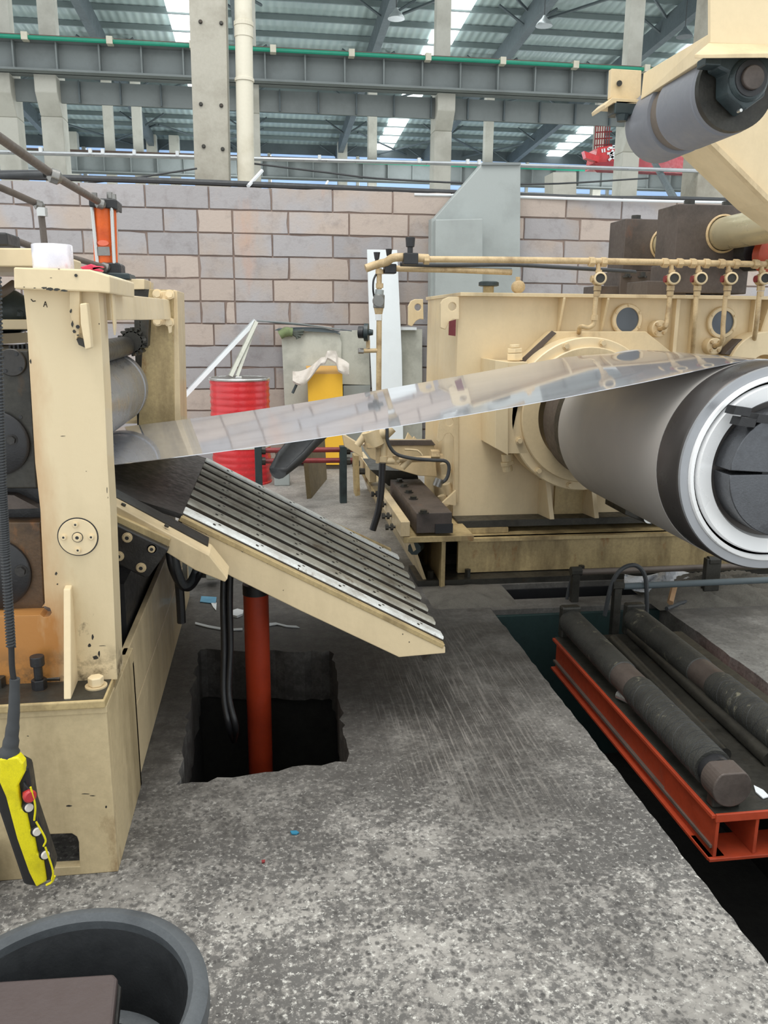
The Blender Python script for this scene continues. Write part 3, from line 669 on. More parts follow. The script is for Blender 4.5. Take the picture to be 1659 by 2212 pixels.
def sfn(u, v):
    y = SF+(SR-SF)*v
    zz = lambda x: ev(cf, x)*(1-v)+ev(cr_, x)*v
    if u <= .85:
        x = -1.5+(TXX+1.5)*u/.85
        if x < XH: z = zz(x)
        else:
            L_ = TXX-XH; s_ = (x-XH)/L_; m0 = (zz(XH)-zz(XH-.05))/.05; m1 = math.tan(TA)
            z = (2*s_**3-3*s_**2+1)*zz(XH)+(s_**3-2*s_**2+s_)*L_*m0+(-2*s_**3+3*s_**2)*TZZ+(s_**3-s_**2)*L_*m1
        return Vector((x, y, z+.004*math.sin(math.pi*v)*min(1, (TXX-x))))
    a = -TA+(u-.85)/.15*math.radians(105); return Vector((CX+CR*math.sin(a), y, CZ+CR*math.cos(a)))
STRIP, _t, bs = nt('bright_strip'); n = N(_t); pos = n.new('ShaderNodeNewGeometry').outputs['Position']
bs.inputs['Metallic'].default_value = .7
n.lk(n.mix(n.ramp(n.noise(n.mapping(pos, (.5, 9, 1)), 2, 4), .35, .7), L((222, 223, 228)), L((212, 213, 218))), bs.inputs['Base Color'])
n.lk(n.ramp(n.noise(n.mapping(pos, (.4, 6, 1)), 3, 4), .3, .7, .045, .075), bs.inputs['Roughness'])
n.bump(n.noise(n.mapping(pos, (1, .7, 1)), 1.2, 1), .035, .02, bs)
G().grid(sfn, 120, 20, (0, 0, -.0025)).o('steel_strip', STRIP, cat='strip', label='long shiny steel strip stretched from the straightener to the coil mandrel', smooth=True)
# ================================================================ COIL AND MANDREL
t = thing('coil_mandrel', 'large grey steel coil on its mandrel with bright end rings at right', 'coil', (CX, 2.9, .6))
ax = (0, 1, 0); c0 = Vector((CX, 2.9, CZ)); RB = CR-.004
G().lathe(c0, ax, [(.18, .3), (.18, RB), (1.33, RB), (1.35, RB-.012), (1.35, .2)], n=96).o('coil', COILM, t, smooth=True)
G().lathe(c0, ax, [(.012, .3), (.012, CR-.012), (.02, CR-.006), (.182, CR-.006), (.182, .3)], n=96).o('dark_sleeve', BANDM, t, smooth=True)
FACE = surf('ring_face_grey', (168, 170, 174), (140, 142, 146), .2, 2, .35, .3, fine=.03, bump=0)
WHT = surf('polished_ring', (250, 250, 250), (236, 238, 240), .2, 2, .3, .1, fine=.0, bump=0)
G().lathe(c0, ax, [(.011, CR-.012), (.0, CR-.014), (.0, .367), (.02, .365), (.02, CR-.012)], n=96, close=True).o('outer_face_ring', FACE, t, smooth=True)
G().lathe(c0, ax, [(-.006, .366), (-.012, .362), (-.014, .350), (-.006, .345), (.03, .345), (.03, .366)], n=96, close=True).o('bright_ring', WHT, t, smooth=True)
G().lathe(c0, ax, [(.012, .346), (.012, .333), (.04, .333), (.04, .346)], n=96, close=True).o('groove_ring', BANDM, t, smooth=True)
G().lathe(c0, ax, [(-.004, .334), (-.014, .328), (-.006, .275), (.02, .262), (.09, .262), (.09, .334)], n=96, close=True).o('bevel_ring', WHT, t, smooth=True)
G().lathe(c0, ax, [(.05, .262), (.25, .262), (.25, .25), (.05, .25)], n=64, close=True).o('bore', BANDM, t, smooth=True)
for k in range(4):
    a0 = math.radians(4+90*k); g = G(); V = []; m = 14
    for h in (-.10, .24):
        V += [c0+Vector((math.sin(a0+math.radians(86)*i/m)*.255, h, math.cos(a0+math.radians(86)*i/m)*.246)) for i in range(m+1)]
        V += [c0+Vector((math.sin(a0+math.radians(86)*(1-i/m))*.06, h, math.cos(a0+math.radians(86)*(1-i/m))*.06)) for i in range(m+1)]
    kk = 2*(m+1); g.faces(V, [tuple(range(kk)), tuple(range(2*kk-1, kk-1, -1))]+[(i, (i+1) % kk, (i+1) % kk+kk, i+kk) for i in range(kk)])
    g.o('mandrel_segment', surf('mandrel_steel', (98, 100, 104), (58, 58, 60), .6, 7, .3, .6, fine=.2) if k == 0 else bpy.data.materials['mandrel_steel'], t, smooth=True, bevel=.003)
G().cyl(c0+Vector((0, -.09, 0)), c0+Vector((0, .3, 0)), .12, n=32).o('mandrel_core', BLACK, t, smooth=True)
for x, y in ((1601, 888), (1612, 912), (1650, 905)):
    p = P(x, y, Y=2.79); G().hexa([p+Vector((-.03, 0, -.012)), p+Vector((.035, 0, -.02)), p+Vector((.042, 0, .01)), p+Vector((-.02, 0, .018))], [p+Vector((-.03, .06, -.012)), p+Vector((.035, .06, -.02)), p+Vector((.042, .06, .01)), p+Vector((-.02, .06, .018))]).o('key_block', BLACK, t)
G().lathe(c0, ax, [(1.34, .3), (1.34, .385), (1.46, .385), (1.46, .3)], n=64).o('rear_hub', PLATED, t, smooth=True)
G().lathe(c0, ax, [(1.46, .28), (1.46, .36), (1.72, .36), (1.72, .28)], n=64).o('hub_collar', DBLOCK, t, smooth=True)
# ================================================================ UNCOILER HOUSING
HY = 4.98; HXL = 1.145; HXR = 3.9
ZT = P(1100, 641, Y=4.9).z; ZB = P(1100, 1118, Y=4.9).z
t = thing('uncoiler_housing', 'big cream painted gearbox housing carrying the coil mandrel', 'machine', (2.4, 5.2, 0))
G().box(HXL, HXR, HY, HY+.03, ZB, ZT).o('front_plate', CREAM2, t)
G().box(HXL-.001, HXL+.03, HY+.03, 5.92, ZB, ZT).o('side_plate', CREAM2, t)
G().box(HXL, HXR, 5.92, 5.95, ZB, ZT).o('rear_plate', CREAM2, t)
G().box(HXL-.01, HXR, HY-.09, 5.98, ZT, ZT+.022).o('top_plate', CREAM, t, bevel=.003)
G().box(HXL-.0, HXR, HY-.14, 5.98, ZB-.045, ZB).o('foot_plate', GREASE, t, bevel=.003)
G().box(HXL+.0, HXL+.32, HY-.16, HY-.13, ZB-.075, ZB-.045).o('foot_edge', CREAMD, t)
def gusset(x, ytop, ybot, d, w=.014, rev=False):
    p = P(x, ytop, Y=HY-d); X = p.x; z1 = ZT; z0 = P(x, ybot, Y=HY).z
    G().prism([(X, HY, z1), (X, HY-d, z1), (X, HY-d, z1-.01), (X, HY-.01, z0), (X, HY, z0)], (w, 0, 0)).o('gusset', CREAM2, t, bevel=.002)
gusset(1217, 645, 722, .09); gusset(1312, 645, 722, .09); gusset(1665, 645, 722, .09)
for x in (1462, 1502, 1632):
    p = P(x, 650, Y=HY-.05); G().box(p.x, p.x+.025, HY-.05, HY, ZB, ZT).o('stiffening_rib', CREAM2, t, bevel=.002)
# lifting lugs
def lug(px, Y, nm):
    o = [(q.x, q.z) for q in (P(x, y, Y=Y) for x, y in px)]
    xs = [a for a, b in o]; zs = [b for a, b in o]
    cx = min(xs)+(max(xs)-min(xs))*.62; cz = max(zs)-(max(zs)-min(zs))*.30; r = (max(zs)-min(zs))*.13
    h = [(cx+r*math.cos(a*.5236), cz+r*math.sin(a*.5236)) for a in range(12)]
    G().plate(o, [h], Y, .03).o('lifting_lug', CREAM2, t, bevel=.003, label=nm)
lug([(882, 662), (888, 650), (897, 646), (914, 646), (915, 690), (907, 689), (899, 693), (890, 705), (882, 702)], 5.85, None)
lug([(952, 655), (958, 646), (970, 641), (992, 641), (992, 690), (978, 690), (968, 700), (962, 712), (952, 708)], 5.02-.08, None)
G().slab([(970, 694), (985, 690), (984, 726), (969, 724)], HY-.085, .004).o('red_tag', surf('tag_maroon', (108, 36, 40), None, .2, 5), t)
# lug relief below the strip: an oval plate with hole at the left side plate
pr_ = [P(x, y, Y=HY) for x, y in ((950, 893), (990, 888), (990, 1085), (982, 1085), (980, 945), (972, 935), (962, 937), (955, 950), (946, 955), (942, 950))]
G().plate([(p.x, p.z) for p in pr_], [[(P(970, 910, Y=HY).x+.025*math.cos(a*.5236), P(970, 910, Y=HY).z+.028*math.sin(a*.5236)) for a in range(12)]], HY-.012, .012).o('lug_relief', CREAM, t, bevel=.002)
# triangular webs behind
for k in range(3):
    A = P(882+k*13, 935+k*8, Y=6.1); B = P(868+k*14, 955+k*2, Y=6.1)
    G().prism([A, P(893+k*12, 948+k*6, Y=6.1), P(884+k*13, 985, Y=6.1), P(862+k*13, 985, Y=6.1)], (0, .03, 0)).o('web_plate', CREAM2, t)
# main bearing flange
FXC, FZC = CX-.02, CZ+.02
def ring(name, cx, cz, y0, y1, ro, ri, mat, n=64, par=None, **k):
    return G().lathe((cx, y0, cz), (0, 1, 0), [(0, ri), (0, ro-.006), (.006, ro), (y1-y0, ro), (y1-y0, ri)], n=n, close=True).o(name, mat, par or t, smooth=True, **k)
pl_ = [(1130, 777), (1197, 716), (1395, 716), (1450, 760), (1480, 1090), (1290, 1040), (1205, 1040), (1140, 985), (1128, 940)]
G().slab(pl_, HY-.14, .14).o('bearing_plate', CREAM, t, bevel=.004)
G().hexa([P(1121, 780, Y=HY-.15), P(1192, 714, Y=HY-.15), P(1202, 720, Y=HY-.15), P(1134, 786, Y=HY-.15)], [P(1121, 780, Y=HY-.02), P(1192, 714, Y=HY-.02), P(1202, 720, Y=HY-.02), P(1134, 786, Y=HY-.02)]).o('worn_edge_bar', DBLOCK, t, bevel=.003)
bf_ = ring('bearing_flange', FXC-.06, FZC-.01, HY-.3, HY-.13, .455, .30, CREAM2)
ring('flange_step', FXC-.06, FZC-.01, HY-.33, HY-.3, .40, .30, CREAM)
bolts(bf_, [(FXC-.06+.427*math.sin(a), HY-.3, FZC-.01+.427*math.cos(a)) for a in [math.radians(v) for v in range(-170, 190, 30)]], (0, -1, 0), .016, .025, CREAM, 'flange_bolt')
# sliding block with adjusting screws
G().slab([(1070, 778), (1098, 782), (1098, 984), (1070, 968)], HY-.33, .33).o('slide_block', CREAM2, t, bevel=.003)
G().slab([(1096, 782), (1140, 782), (1128, 850), (1124, 920), (1140, 980), (1096, 980)], HY-.3, .25).o('slide_block_face', CREAM2, t, bevel=.003)
for y0, y1, r in ((778, 763, .05), (762, 752, .047), (751, 744, .03)):
    G().cyl(P(1112, y0, Y=HY-.2), P(1112, y1, Y=HY-.2), r, n=6 if r > .04 else 14).o('adjusting_nut', CREAM2, t, bevel=.003)
for y0, y1, r in ((980, 996, .035), (996, 1004, .045), (1004, 1018, .03)):
    G().cyl(P(1095, y0, Y=HY-.2), P(1097, y1, Y=HY-.2), r, n=6 if r > .04 else 14).o('adjusting_nut', CREAM, t, bevel=.003)
# legs under flange
for x0_, x1_, xb in ((1178, 1200, 1198), (1275, 1292, 1290)):
    a = P(x0_, 1035, Y=HY-.12); X = a.x
    G().prism([(X, HY, ZB), (X, HY, P(x0_, 1035, Y=HY).z), (X, HY-.12, a.z), (X+.03, HY-.16, ZB)], (.03, 0, 0)).o('leg_rib', CREAM2, t, bevel=.003)
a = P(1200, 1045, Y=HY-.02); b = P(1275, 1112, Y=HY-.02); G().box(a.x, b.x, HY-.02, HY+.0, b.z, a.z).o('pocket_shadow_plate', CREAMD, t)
# round ports
for i, (x, y, r) in enumerate(((1356, 691, .098), (1562, 697, .098))):
    p = P(x, y, Y=HY-.03)
    fr_ = ring('port_frame', p.x, p.z, HY-.03, HY+.0, r, r*.76, CREAM2, n=40)
    G().lathe((p.x, HY-.018, p.z), (0, 1, 0), [(0, r*.77), (.01, r*.77)], n=40).o('port_glass', GLASS, fr_)
    bolts(fr_, [(p.x+r*.88*math.sin(a), HY-.03, p.z+r*.88*math.cos(a)) for a in [math.radians(v) for v in range(0, 360, 60)]], (0, -1, 0), .007, .008, CREAM, 'port_screw')
for x, y in ((1423, 710), (1541, 748)):
    p = P(x, y, Y=HY-.05); pf_ = ring('pipe_flange', p.x, p.z, HY-.07, HY-.0, .052, .018, CREAM, n=24)
    bolts(pf_, [(p.x+.036*math.sin(a), HY-.07, p.z+.036*math.cos(a)) for a in [math.radians(v) for v in (45, 135, 225, 315)]], (0, -1, 0), .009, .012, PIPEC, 'flange_bolt')
# second bearing at right edge
p = P(1640, 800, Y=HY-.1); ring('second_bearing_flange', p.x, p.z, HY-.15, HY, .24, .1, CREAM2, n=48)
G().slab([(1565, 765), (1600, 732), (1612, 735), (1580, 768)], HY-.12, .1).o('worn_edge_bar', DBLOCK, t, bevel=.003)
p = P(1636, 695, Y=HY-.01); G().box(p.x-.03, p.x+.03, HY-.012, HY, p.z-.012, p.z+.012).o('name_boss', PIPEC, t, bevel=.004)
# breather cap and oil cup on top
p = P(1055, 632, Y=5.1); 
G().cyl((p.x, 5.1, ZT+.02), (p.x, 5.1, ZT+.065), .033, n=18).o('breather_neck', CREAMD, t, smooth=True)
G().lathe((p.x, 5.1, ZT+.065), (0, 0, 1), [(0, .05), (.004, .062), (.024, .062), (.03, .05)], n=24).o('breather_cap', DGREEN, t, smooth=True)
p = P(1118, 620, Y=5.1); G().lathe((p.x, 5.06, p.z), (0, 1, 0), [(0, .03), (.006, .038), (.05, .038)], n=20).o('oil_cup', PIPEC, t, smooth=True); G().cyl((p.x, 5.1, ZT), (p.x, 5.1, p.z+.06), .014, n=10).o('oil_cup_stem', PIPEC, t)
# ================================================================ OIL MANIFOLD
MY = 4.72
t = thing('oil_manifold', 'cream oil pipe manifold with sight glasses above the uncoiler housing', 'pipework', P(1290, 640, Y=MY))
def pp(name, pts, r, mat=PIPEC, sm=4, Y=MY, n=10): return G().tube([P(*q[:2], Y=q[2] if len(q) > 2 else Y) for q in pts], r, n=n, sm=sm).o(name, mat, t, smooth=True)
pp('main_pipe', ((920, 560, 4.9), (1060, 561, 4.8), (1290, 564), (1700, 572)), .018, sm=0, n=14)
pp('return_pipe', ((850, 580, 5.0), (980, 583, 5.0), (1105, 588, 5.0)), .018, sm=0, n=12)
pp('elbow_pipe', ((790, 580, 5.0), (812, 572, 5.0), (835, 566, 4.95), (855, 556, 4.9), (925, 558, 4.9)), .024, n=12)
pp('cross_rod', ((905, 578, 5.05), (1105, 582, 5.05)), .01, BEAMD, sm=0)
pp('hose', ((865, 571, 4.95), (950, 573, 4.98), (1100, 572, 4.98), (1200, 577, 4.9), (1340, 585, 4.9), (1372, 588, 4.95)), .012, CABLE)
for x, y, Y, sc in ((886, 545, 4.88, 1.0),):
    p = P(x, y, Y=Y)
    G().box(p.x-.042, p.x+.042, Y-.04, Y+.04, p.z-.07, p.z-.005).o('valve_body', BLACK, t, bevel=.006)
    G().cyl((p.x, Y, p.z-.005), (p.x, Y, p.z+.03), .016, n=12).o('valve_stem', BLACK, t)
    G().cyl((p.x, Y, p.z+.028), (p.x, Y, p.z+.082), .024, .028, n=16).o('valve_knob', BLACK, t, bevel=.003)
for x, y, Y in ((814, 568, 5.0), (840, 561, 5.0)):
    p = P(x, y, Y=Y); G().cyl(p, p+Vector((0, 0, .025)), .011, n=10).o('valve_stem', BLACK, t); G().cyl(p+Vector((0, 0, .022)), p+Vector((0, 0, .06)), .014, .02, n=14).o('valve_knob', BLACK, t)
p = P(842, 582, Y=5.0); G().box(p.x-.035, p.x+.035, 4.96, 5.04, p.z-.025, p.z+.03).o('valve_body', BLACK, t, bevel=.006)
nuts = []
for x in (921, 1278, 1304, 1436, 1468, 1496, 1526, 1558, 1590, 1632, 1660):
    p = P(x, 561+(x-920)*.0135, Y=MY if x > 1000 else 4.9); G().cyl(p-Vector((.016, 0, 0)), p+Vector((.016, 0, 0)), .029, n=6).o('union_nut', PIPEC, t, bevel=.002)
for x, ye, pts in ((1292, 633, ((1288, 633), (1284, 680), (1282, 700), (1270, 708), (1254, 706), (1250, 722, HY-.1))),
                (1450, 640, ((1447, 640), (1441, 690), (1437, 706), (1424, 710, HY-.06))),
                (1508, 640, ((1504, 640), (1500, 700), (1496, 762, HY-.1))),
                (1573, 640, ((1567, 640), (1562, 700), (1560, 738), (1543, 748, HY-.06))),
                (1645, 640, ((1640, 640), (1634, 700), (1628, 742, HY-.1)))):
    pp('drop_pipe', ((x, 566), (x+1, 590)), .013, sm=0)
    p = P(x+2, 603, Y=MY)
    d = Vector((-.25, -1, .05)).normalized()
    sb = G().lathe(p-d*.045, d, [(0, .03), (.006, .037), (.09, .037)], n=24).o('sight_glass', PIPEC, t, smooth=True)
    G().lathe(p+d*.046, d, [(0, .026), (0, .036), (.008, .036), (.012, .03), (.012, .026)], n=24, close=True).o('glass_ring', CREAM, sb, smooth=True)
    G().lathe(p+d*.047, d, [(0, .027), (.003, .027)], n=20).o('lens', GREASE, sb)
    q = p-Vector((.034, 0, 0)); G().cyl(q-Vector((.014, 0, 0)), q, .02, n=10).o('plug', REDP if x > 1440 else PIPEC, sb)
    for ya, yb, r in ((617, 628, .024), (629, 640, .021), (583, 590, .02)):
        G().cyl(P(x-(ya-603)*.08, ya, Y=MY), P(x-(yb-603)*.08, yb, Y=MY), r, n=6).o('union_nut', PIPEC, t, bevel=.002)
    pp('down_pipe', pts, .014, n=10)
p = P(1435, 700, Y=MY); 
p = P(1284, 686, Y=MY); G().cyl(p-Vector((0, 0, .015)), p+Vector((0, 0, .015)), .022, n=6).o('union_nut', PIPEC, t)
# vertical riser with regulator and gauge
t = thing('riser_pipe', 'upright cream pipe with grey regulator and black gauge left of the housing', 'pipework', P(818, 990, Y=5.0))
RY = 5.0
def seg(name, x0, y0, x1, y1, r, mat=PIPEC, n=14, Y=RY, r2=None, **k): return G().cyl(P(x0, y0, Y=Y), P(x1, y1, Y=Y), r, r2, n=n).o(name, mat, t, smooth=n > 8, **k)
seg('riser', 819, 580, 819, 625, .016); seg('riser', 819, 690, 817, 1000, .0165)
seg('union_nut', 820, 582, 820, 592, .026, n=6); seg('union_nut', 820, 612, 820, 622, .024, n=6)
seg('regulator_neck', 820, 626, 819, 638, .026, DUCT); seg('regulator_body', 819, 636, 818, 666, .034, surf('regulator_grey', (128, 128, 124), (90, 90, 88), .4, 9, .4, .3), bevel=.006)
p = P(817, 650, Y=RY-.03); G().cyl(p-Vector((.0, .02, 0)), p+Vector((0, .02, 0)), .032, n=20).o('regulator_cap', bpy.data.materials['regulator_grey'], t, smooth=True)
seg('reducer', 818, 665, 818, 679, .03, PIPEC, r2=.022); seg('union_nut', 818, 680, 818, 692, .022, CHROME, n=6)
p = P(793, 718, Y=RY); G().lathe(p-Vector((.02, 0, 0)), (1, -.25, 0), [(0, .035), (.004, .052), (.028, .052), (.032, .02), (.055, .016)], n=28).o('gauge', DGREEN, t, smooth=True)
G().cyl(p-Vector((.05, -.01, 0)), p-Vector((.02, 0, 0)), .035, n=20).o('gauge_face', BLACK, t)
seg('gauge_stem', 795, 735, 795, 752, .012); seg('gauge_pipe', 780, 758, 818, 757, .013); seg('gauge_plug', 774, 758, 785, 758, .018, STEEL, n=8)
pp('thin_hose', ((814, 590, RY), (807, 605, RY-.02), (806, 625, RY-.02), (808, 640, RY)), .006, BLACK)
seg('valve_cluster_body', 800, 930, 812, 962, .06, CREAM); seg('valve_cluster_body', 790, 945, 830, 935, .04, CREAM); seg('valve_cluster_ring', 806, 955, 806, 965, .055, PIPEC)
seg('valve_bonnet', 818, 918, 819, 936, .026, CHROME, n=8); seg('valve_arm', 772, 962, 795, 930, .022, CREAM); seg('valve_arm', 848, 925, 828, 945, .028, CREAM)
seg('lower_riser', 829, 945, 828, 995, .024, CREAM); seg('elbow', 828, 985, 828, 997, .03, CREAM); seg('branch', 828, 996, 862, 996, .02, CREAM)
seg('strainer', 868, 1010, 886, 992, .022, CREAM); seg('branch', 858, 994, 945, 990, .018, PIPEC); seg('union_nut', 855, 984, 855, 1003, .022, n=6)
seg('union_nut', 930, 982, 948, 982, .032, PIPEC, n=6); seg('union_nut', 948, 988, 956, 988, .024, PIPEC, n=6)
pp('lever', ((874, 971), (902, 973), (912, 984)), .006, CREAM, Y=RY-.03, sm=2)
pp('black_hose', ((836, 925), (838, 955), (855, 980), (890, 990), (935, 994), (962, 996), (970, 1010), (964, 1035), (945, 1047)), .011, CABLE, Y=RY-.04)
pp('black_hose', ((826, 1000), (824, 1050), (818, 1100), (805, 1145)), .022, BLACK, Y=RY-.08)
seg('hose_coupling', 950, 1034, 944, 1050, .03, STEEL, n=12, Y=RY-.03)
for x, y in ((960, 1000), (963, 1045), (955, 1070)):
    seg('drain_pipe_piece', x, y, x+6, y+22, .03, CREAM, Y=RY+.03)
# ================================================================ SLED under the housing
t = thing('uncoiler_sled', 'cream steel sled base with rails under the uncoiler housing', 'machine base', (2.2, 4.7, 0))
BZ = P(1100, 1158, Y=4.74).z
G().box(1.13, 3.9, 4.74, 4.77, .04, BZ).o('front_web', CREAMD, t)  # the soiled cream also stands in for the shade on this web
G().box(.86, 3.9, 4.62, 4.95, .0, .035).o('bottom_flange', GREASE, t)
G().box(1.13, 3.9, 4.7, 5.0, BZ-.02, BZ).o('top_flange', CREAMD, t)
G().box(1.0, 3.9, 5.3, 5.33, 0, BZ+.08).o('rear_web', BLACK, t)
fx0 = P(872, 1160, Y=4.55).x; fx1 = P(1024, 1160, Y=4.55).x; fz = P(900, 1160, Y=4.55).z
G().box(fx0, fx1, 4.55, 6.9, fz-.035, fz).o('side_beam_flange', CREAMD, t, bevel=.003)
wx = P(958, 1200, Y=4.57).x; G().box(wx-.012, wx+.012, 4.57, 6.9, 0, fz-.035).o('side_beam_web', CREAMD, t)
G().prism([(.80, 4.58, fz-.03), (.82, 4.58, fz-.03), (.93, 4.66, 0), (.91, 4.66, 0)], (0, 2.9, 0)).o('side_plate', CREAM, t)
for x, y in ((1010, 1243), (930, 1246), (1255, 1243)): q = P(x, y, Y=4.68); G().cyl((q.x, 4.68, .035), (q.x, 4.68, .08), .02, n=6).o('anchor_bolt', GREASE, t)
q = P(895, 1185, Y=4.6); G().cyl(q, q+Vector((.05, .15, -.02)), .04, n=8).o('leveling_bolt', DGREEN, t)
# steel slide block with bolts, cream gib with adjusting screws
sl_ = G().box(.835, 1.045, 4.56, 5.6, .345, .466).o('slide_block', DBLOCK, t, bevel=.004)
q = P(940, 1145, Y=4.555); G().box(q.x, 1.05, 4.552, 4.62, q.z-.02, q.z+.035).o('slide_notch', BLACK, t)
bolts(sl_, [P(x, y, Z=.466) for x, y in ((915, 1108), (893, 1078), (883, 1064), (873, 1051), (863, 1040))], (0, 0, 1), .022, .018, GREASE, 'cap_bolt', n=6)
G().box(.742, .796, 4.55, 5.55, .33, .42).o('gib_rail', CREAM, t, bevel=.004)
G().box(.742, .796, 6.05, 6.9, .36, .46).o('gib_rail', CREAM, t, bevel=.004)
for (x, y) in ((846, 1138), (838, 1114), (826, 1089), (813, 1067)):
    d = P(x+8, y, X=.742)
    G().cyl((.742, d.y, d.z), (.70, d.y, d.z), .008, n=8).o('adjusting_screw', GREASE, t)
    G().cyl((.728, d.y, d.z), (.712, d.y, d.z), .021, n=6).o('lock_nut', GREASE, t); G().cyl((.70, d.y, d.z), (.682, d.y, d.z), .018, n=6).o('screw_head', GREASE, t)
for (x, y) in ((788, 1018), (777, 1001)):
    d = P(x, y, X=.742); G().cyl((.742, d.y, d.z), (.68, d.y, d.z), .025, n=6).o('screw_head', GREASE, t)
# cream bracket arm
G().slab([(785, 962), (938, 962), (944, 1030), (905, 1028), (850, 1012), (800, 990)], 5.35, .3).o('bracket_arm', CREAM, t, bevel=.004)
G().hexa([P(x, y, Y=5.34) for x, y in ((840, 952), (932, 952), (940, 962), (784, 962))], [P(x, y, Y=5.36) for x, y in ((840, 950), (932, 950), (940, 960), (784, 960))]).o('arm_top_edge', DBLOCK, t)
G().slab([(740, 937), (780, 962), (785, 990), (745, 965)], 5.9, .1).o('arm_end_plate', CREAM, t, bevel=.004)
G().slab([(765, 985), (775, 985), (778, 1070), (768, 1072)], 6.3, .15).o('leg_plate', CREAMD, t)
G().slab([(800, 1015), (900, 1018), (905, 1040), (840, 1050)], 5.7, .5).o('dark_crosspiece', GREASE, t)
G().slab([(985, 1060), (955, 1088), (985, 1092)], 4.93, .03).o('corner_gusset', CREAM, t)
# dark drum slide under coil rear
G().slab([(1352, 1092), (1372, 1090), (1415, 1118), (1408, 1135), (1350, 1112)], 4.5, .3).o('stop_block', GREASE, t, bevel=.004)
G().cyl(P(1402, 1120, Y=4.45), P(1404, 1120, Y=4.6), .03, n=16).o('stop_pin', CHROME, t, smooth=True)
# ================================================================ pillow blocks and shafts on housing top
t = thing('pillow_block_stand', 'dark brown steel block pair holding thick pale shafts on the housing top', 'bearing stand', (2.85, 5.5, ZT+.02))
sx, sz = P(1562, 505, Y=5.12).x, P(1562, 505, Y=5.12).z
for Y, nm in ((5.12, 'near_block'), (5.9, 'far_block')):
    x0 = 2.56; z1 = 2.27; wdt = .50 if Y < 5.5 else .45
    cir = [(sx+.112*math.cos(a*math.pi/12), sz+.112*math.sin(a*math.pi/12)) for a in range(24)]
    zb = ZT+.02
    G().plate([(x0, zb+.2), (x0-.0, z1), (x0+wdt, z1), (x0+wdt, zb+.2)], [cir], Y, .28).o(nm, DBLOCK, t, bevel=.006)
    G().box(x0-.02, x0+wdt, Y-.02, Y+.28, zb+.02, zb+.2).o('pedestal', DBLOCK, t, bevel=.006)
    G().box(x0-.17, x0+.1, Y-.0, Y+.3, zb+.0, zb+.095).o('pedestal_foot', DBLOCK, t, bevel=.006)
    ring('bore_lip', sx, sz, Y-.012, Y+.02, .118, .106, PIPEC, n=40)
    bolts(t, [(x0+.12, Y+.1, z1), (x0+wdt-.12, Y+.1, z1)], (0, 0, 1), .035, .035, GREASE, 'cap_bolt')
G().cyl((sx, 4.0, sz), (sx, 5.2, sz), .1, n=40).o('shaft', SHAFTM, t, smooth=True)
G().cyl((sx, 5.35, sz), (sx, 6.0, sz), .1, n=40).o('shaft', SHAFTM, t, smooth=True)
bolts(t, [P(1352, 600, Y=5.9), P(1385, 600, Y=5.9)], (0, 0, 1), .03, .04, GREASE, 'foot_bolt')
p = P(1650, 552, Y=4.9); t2 = thing('orange_motor', 'orange red motor end peeking out below the pale shaft at the right edge', 'motor', p)
G().lathe(p, (.3, -1, 0), [(0, .1), (.05, .1), (.08, .05)], n=24).o('motor_cap', REDOR, t2, smooth=True); G().lathe(p-Vector((0, -.03, -.03)), (0, 1, 0), [(0, .12), (.12, .12)], n=12).o('motor_body', BLACK, t2)
# ================================================================ HOLD-DOWN ARM
t = thing('hold_down_press', 'cream press arm reaching over the coil at top right', 'press arm', P(1600, 300, Y=3.4))
AY = 3.02
a0 = P(1587, 192, Y=3.1)
G().slab([(1535, -60), (1760, -60), (1760, 100), (1535, 93)], AY-.02, .02).o('front_plate', CREAM2, t, bevel=.002)
x_ = P(1534, 40, Y=AY).x
A, B = P(1533, 72, Y=AY), P(1533, 118, Y=AY); C_, D = P(1384, 215, Y=3.62), P(1390, 158, Y=3.62)
G().hexa([A, B, C_, D], [v+Vector((.035, 0, 0)) for v in (A, B, C_, D)]).o('side_beam', CREAM2, t, bevel=.002)
G().hexa([P(1500, 118, Y=AY-.1), P(1531, 93, Y=AY-.02), P(1780, 98, Y=AY-.02), P(1780, 112, Y=AY-.1)], [P(1500, 126, Y=AY-.1), P(1531, 101, Y=AY+.4), P(1780, 106, Y=AY+.4), P(1780, 124, Y=AY-.1)]).o('near_foot_plate', CREAM, t, bevel=.002)
G().slab([(1321, 148), (1386, 152), (1384, 216), (1318, 212)], 3.72, .03).o('far_bracket', CREAM, t, bevel=.002)
G().slab([(1306, 226), (1322, 211), (1384, 215), (1384, 226), (1326, 222), (1308, 234)], 3.66, .15).o('far_foot_plate', CREAM, t, bevel=.002)
G().cyl(P(1338, 180, Y=3.72), P(1338, 180, Y=3.70), .012, n=10).o('bolt_hole', GREASE, t)
G().slab([(1524, 300), (1560, 262), (1700, 60), (1830, 200), (1830, 560), (1663, 436)], 3.78, .28).o('swing_plate', CREAM2, t, bevel=.004)
G().slab([(1524, 300), (1530, 292), (1668, 430), (1662, 438)], 3.74, .04).o('swing_plate_lip', CREAM, t)
t = thing('hold_down_roller', 'grey grooved rubber roller hanging under the cream press arm', 'roller', a0)
ax_ = Vector((0, 1, 0)); R = .152
G().lathe(a0, ax_, [(.0, .06), (.0, R-.01), (.015, R-.004), (.04, R-.004), (.045, R), (.32, R), (.33, R-.012)], n=56).o('near_sleeve', surf('roller_grey', (122, 124, 130), (104, 106, 110), .3, 4, .5, fine=.05), t, smooth=True)
G().lathe(a0, ax_, [(.325, R-.03), (.33, R-.014), (.40, R-.014), (.405, R-.03)], n=56).o('groove_band', surf('groove_brown', (112, 102, 92), (80, 70, 62), .4, 6, .6), t, smooth=True)
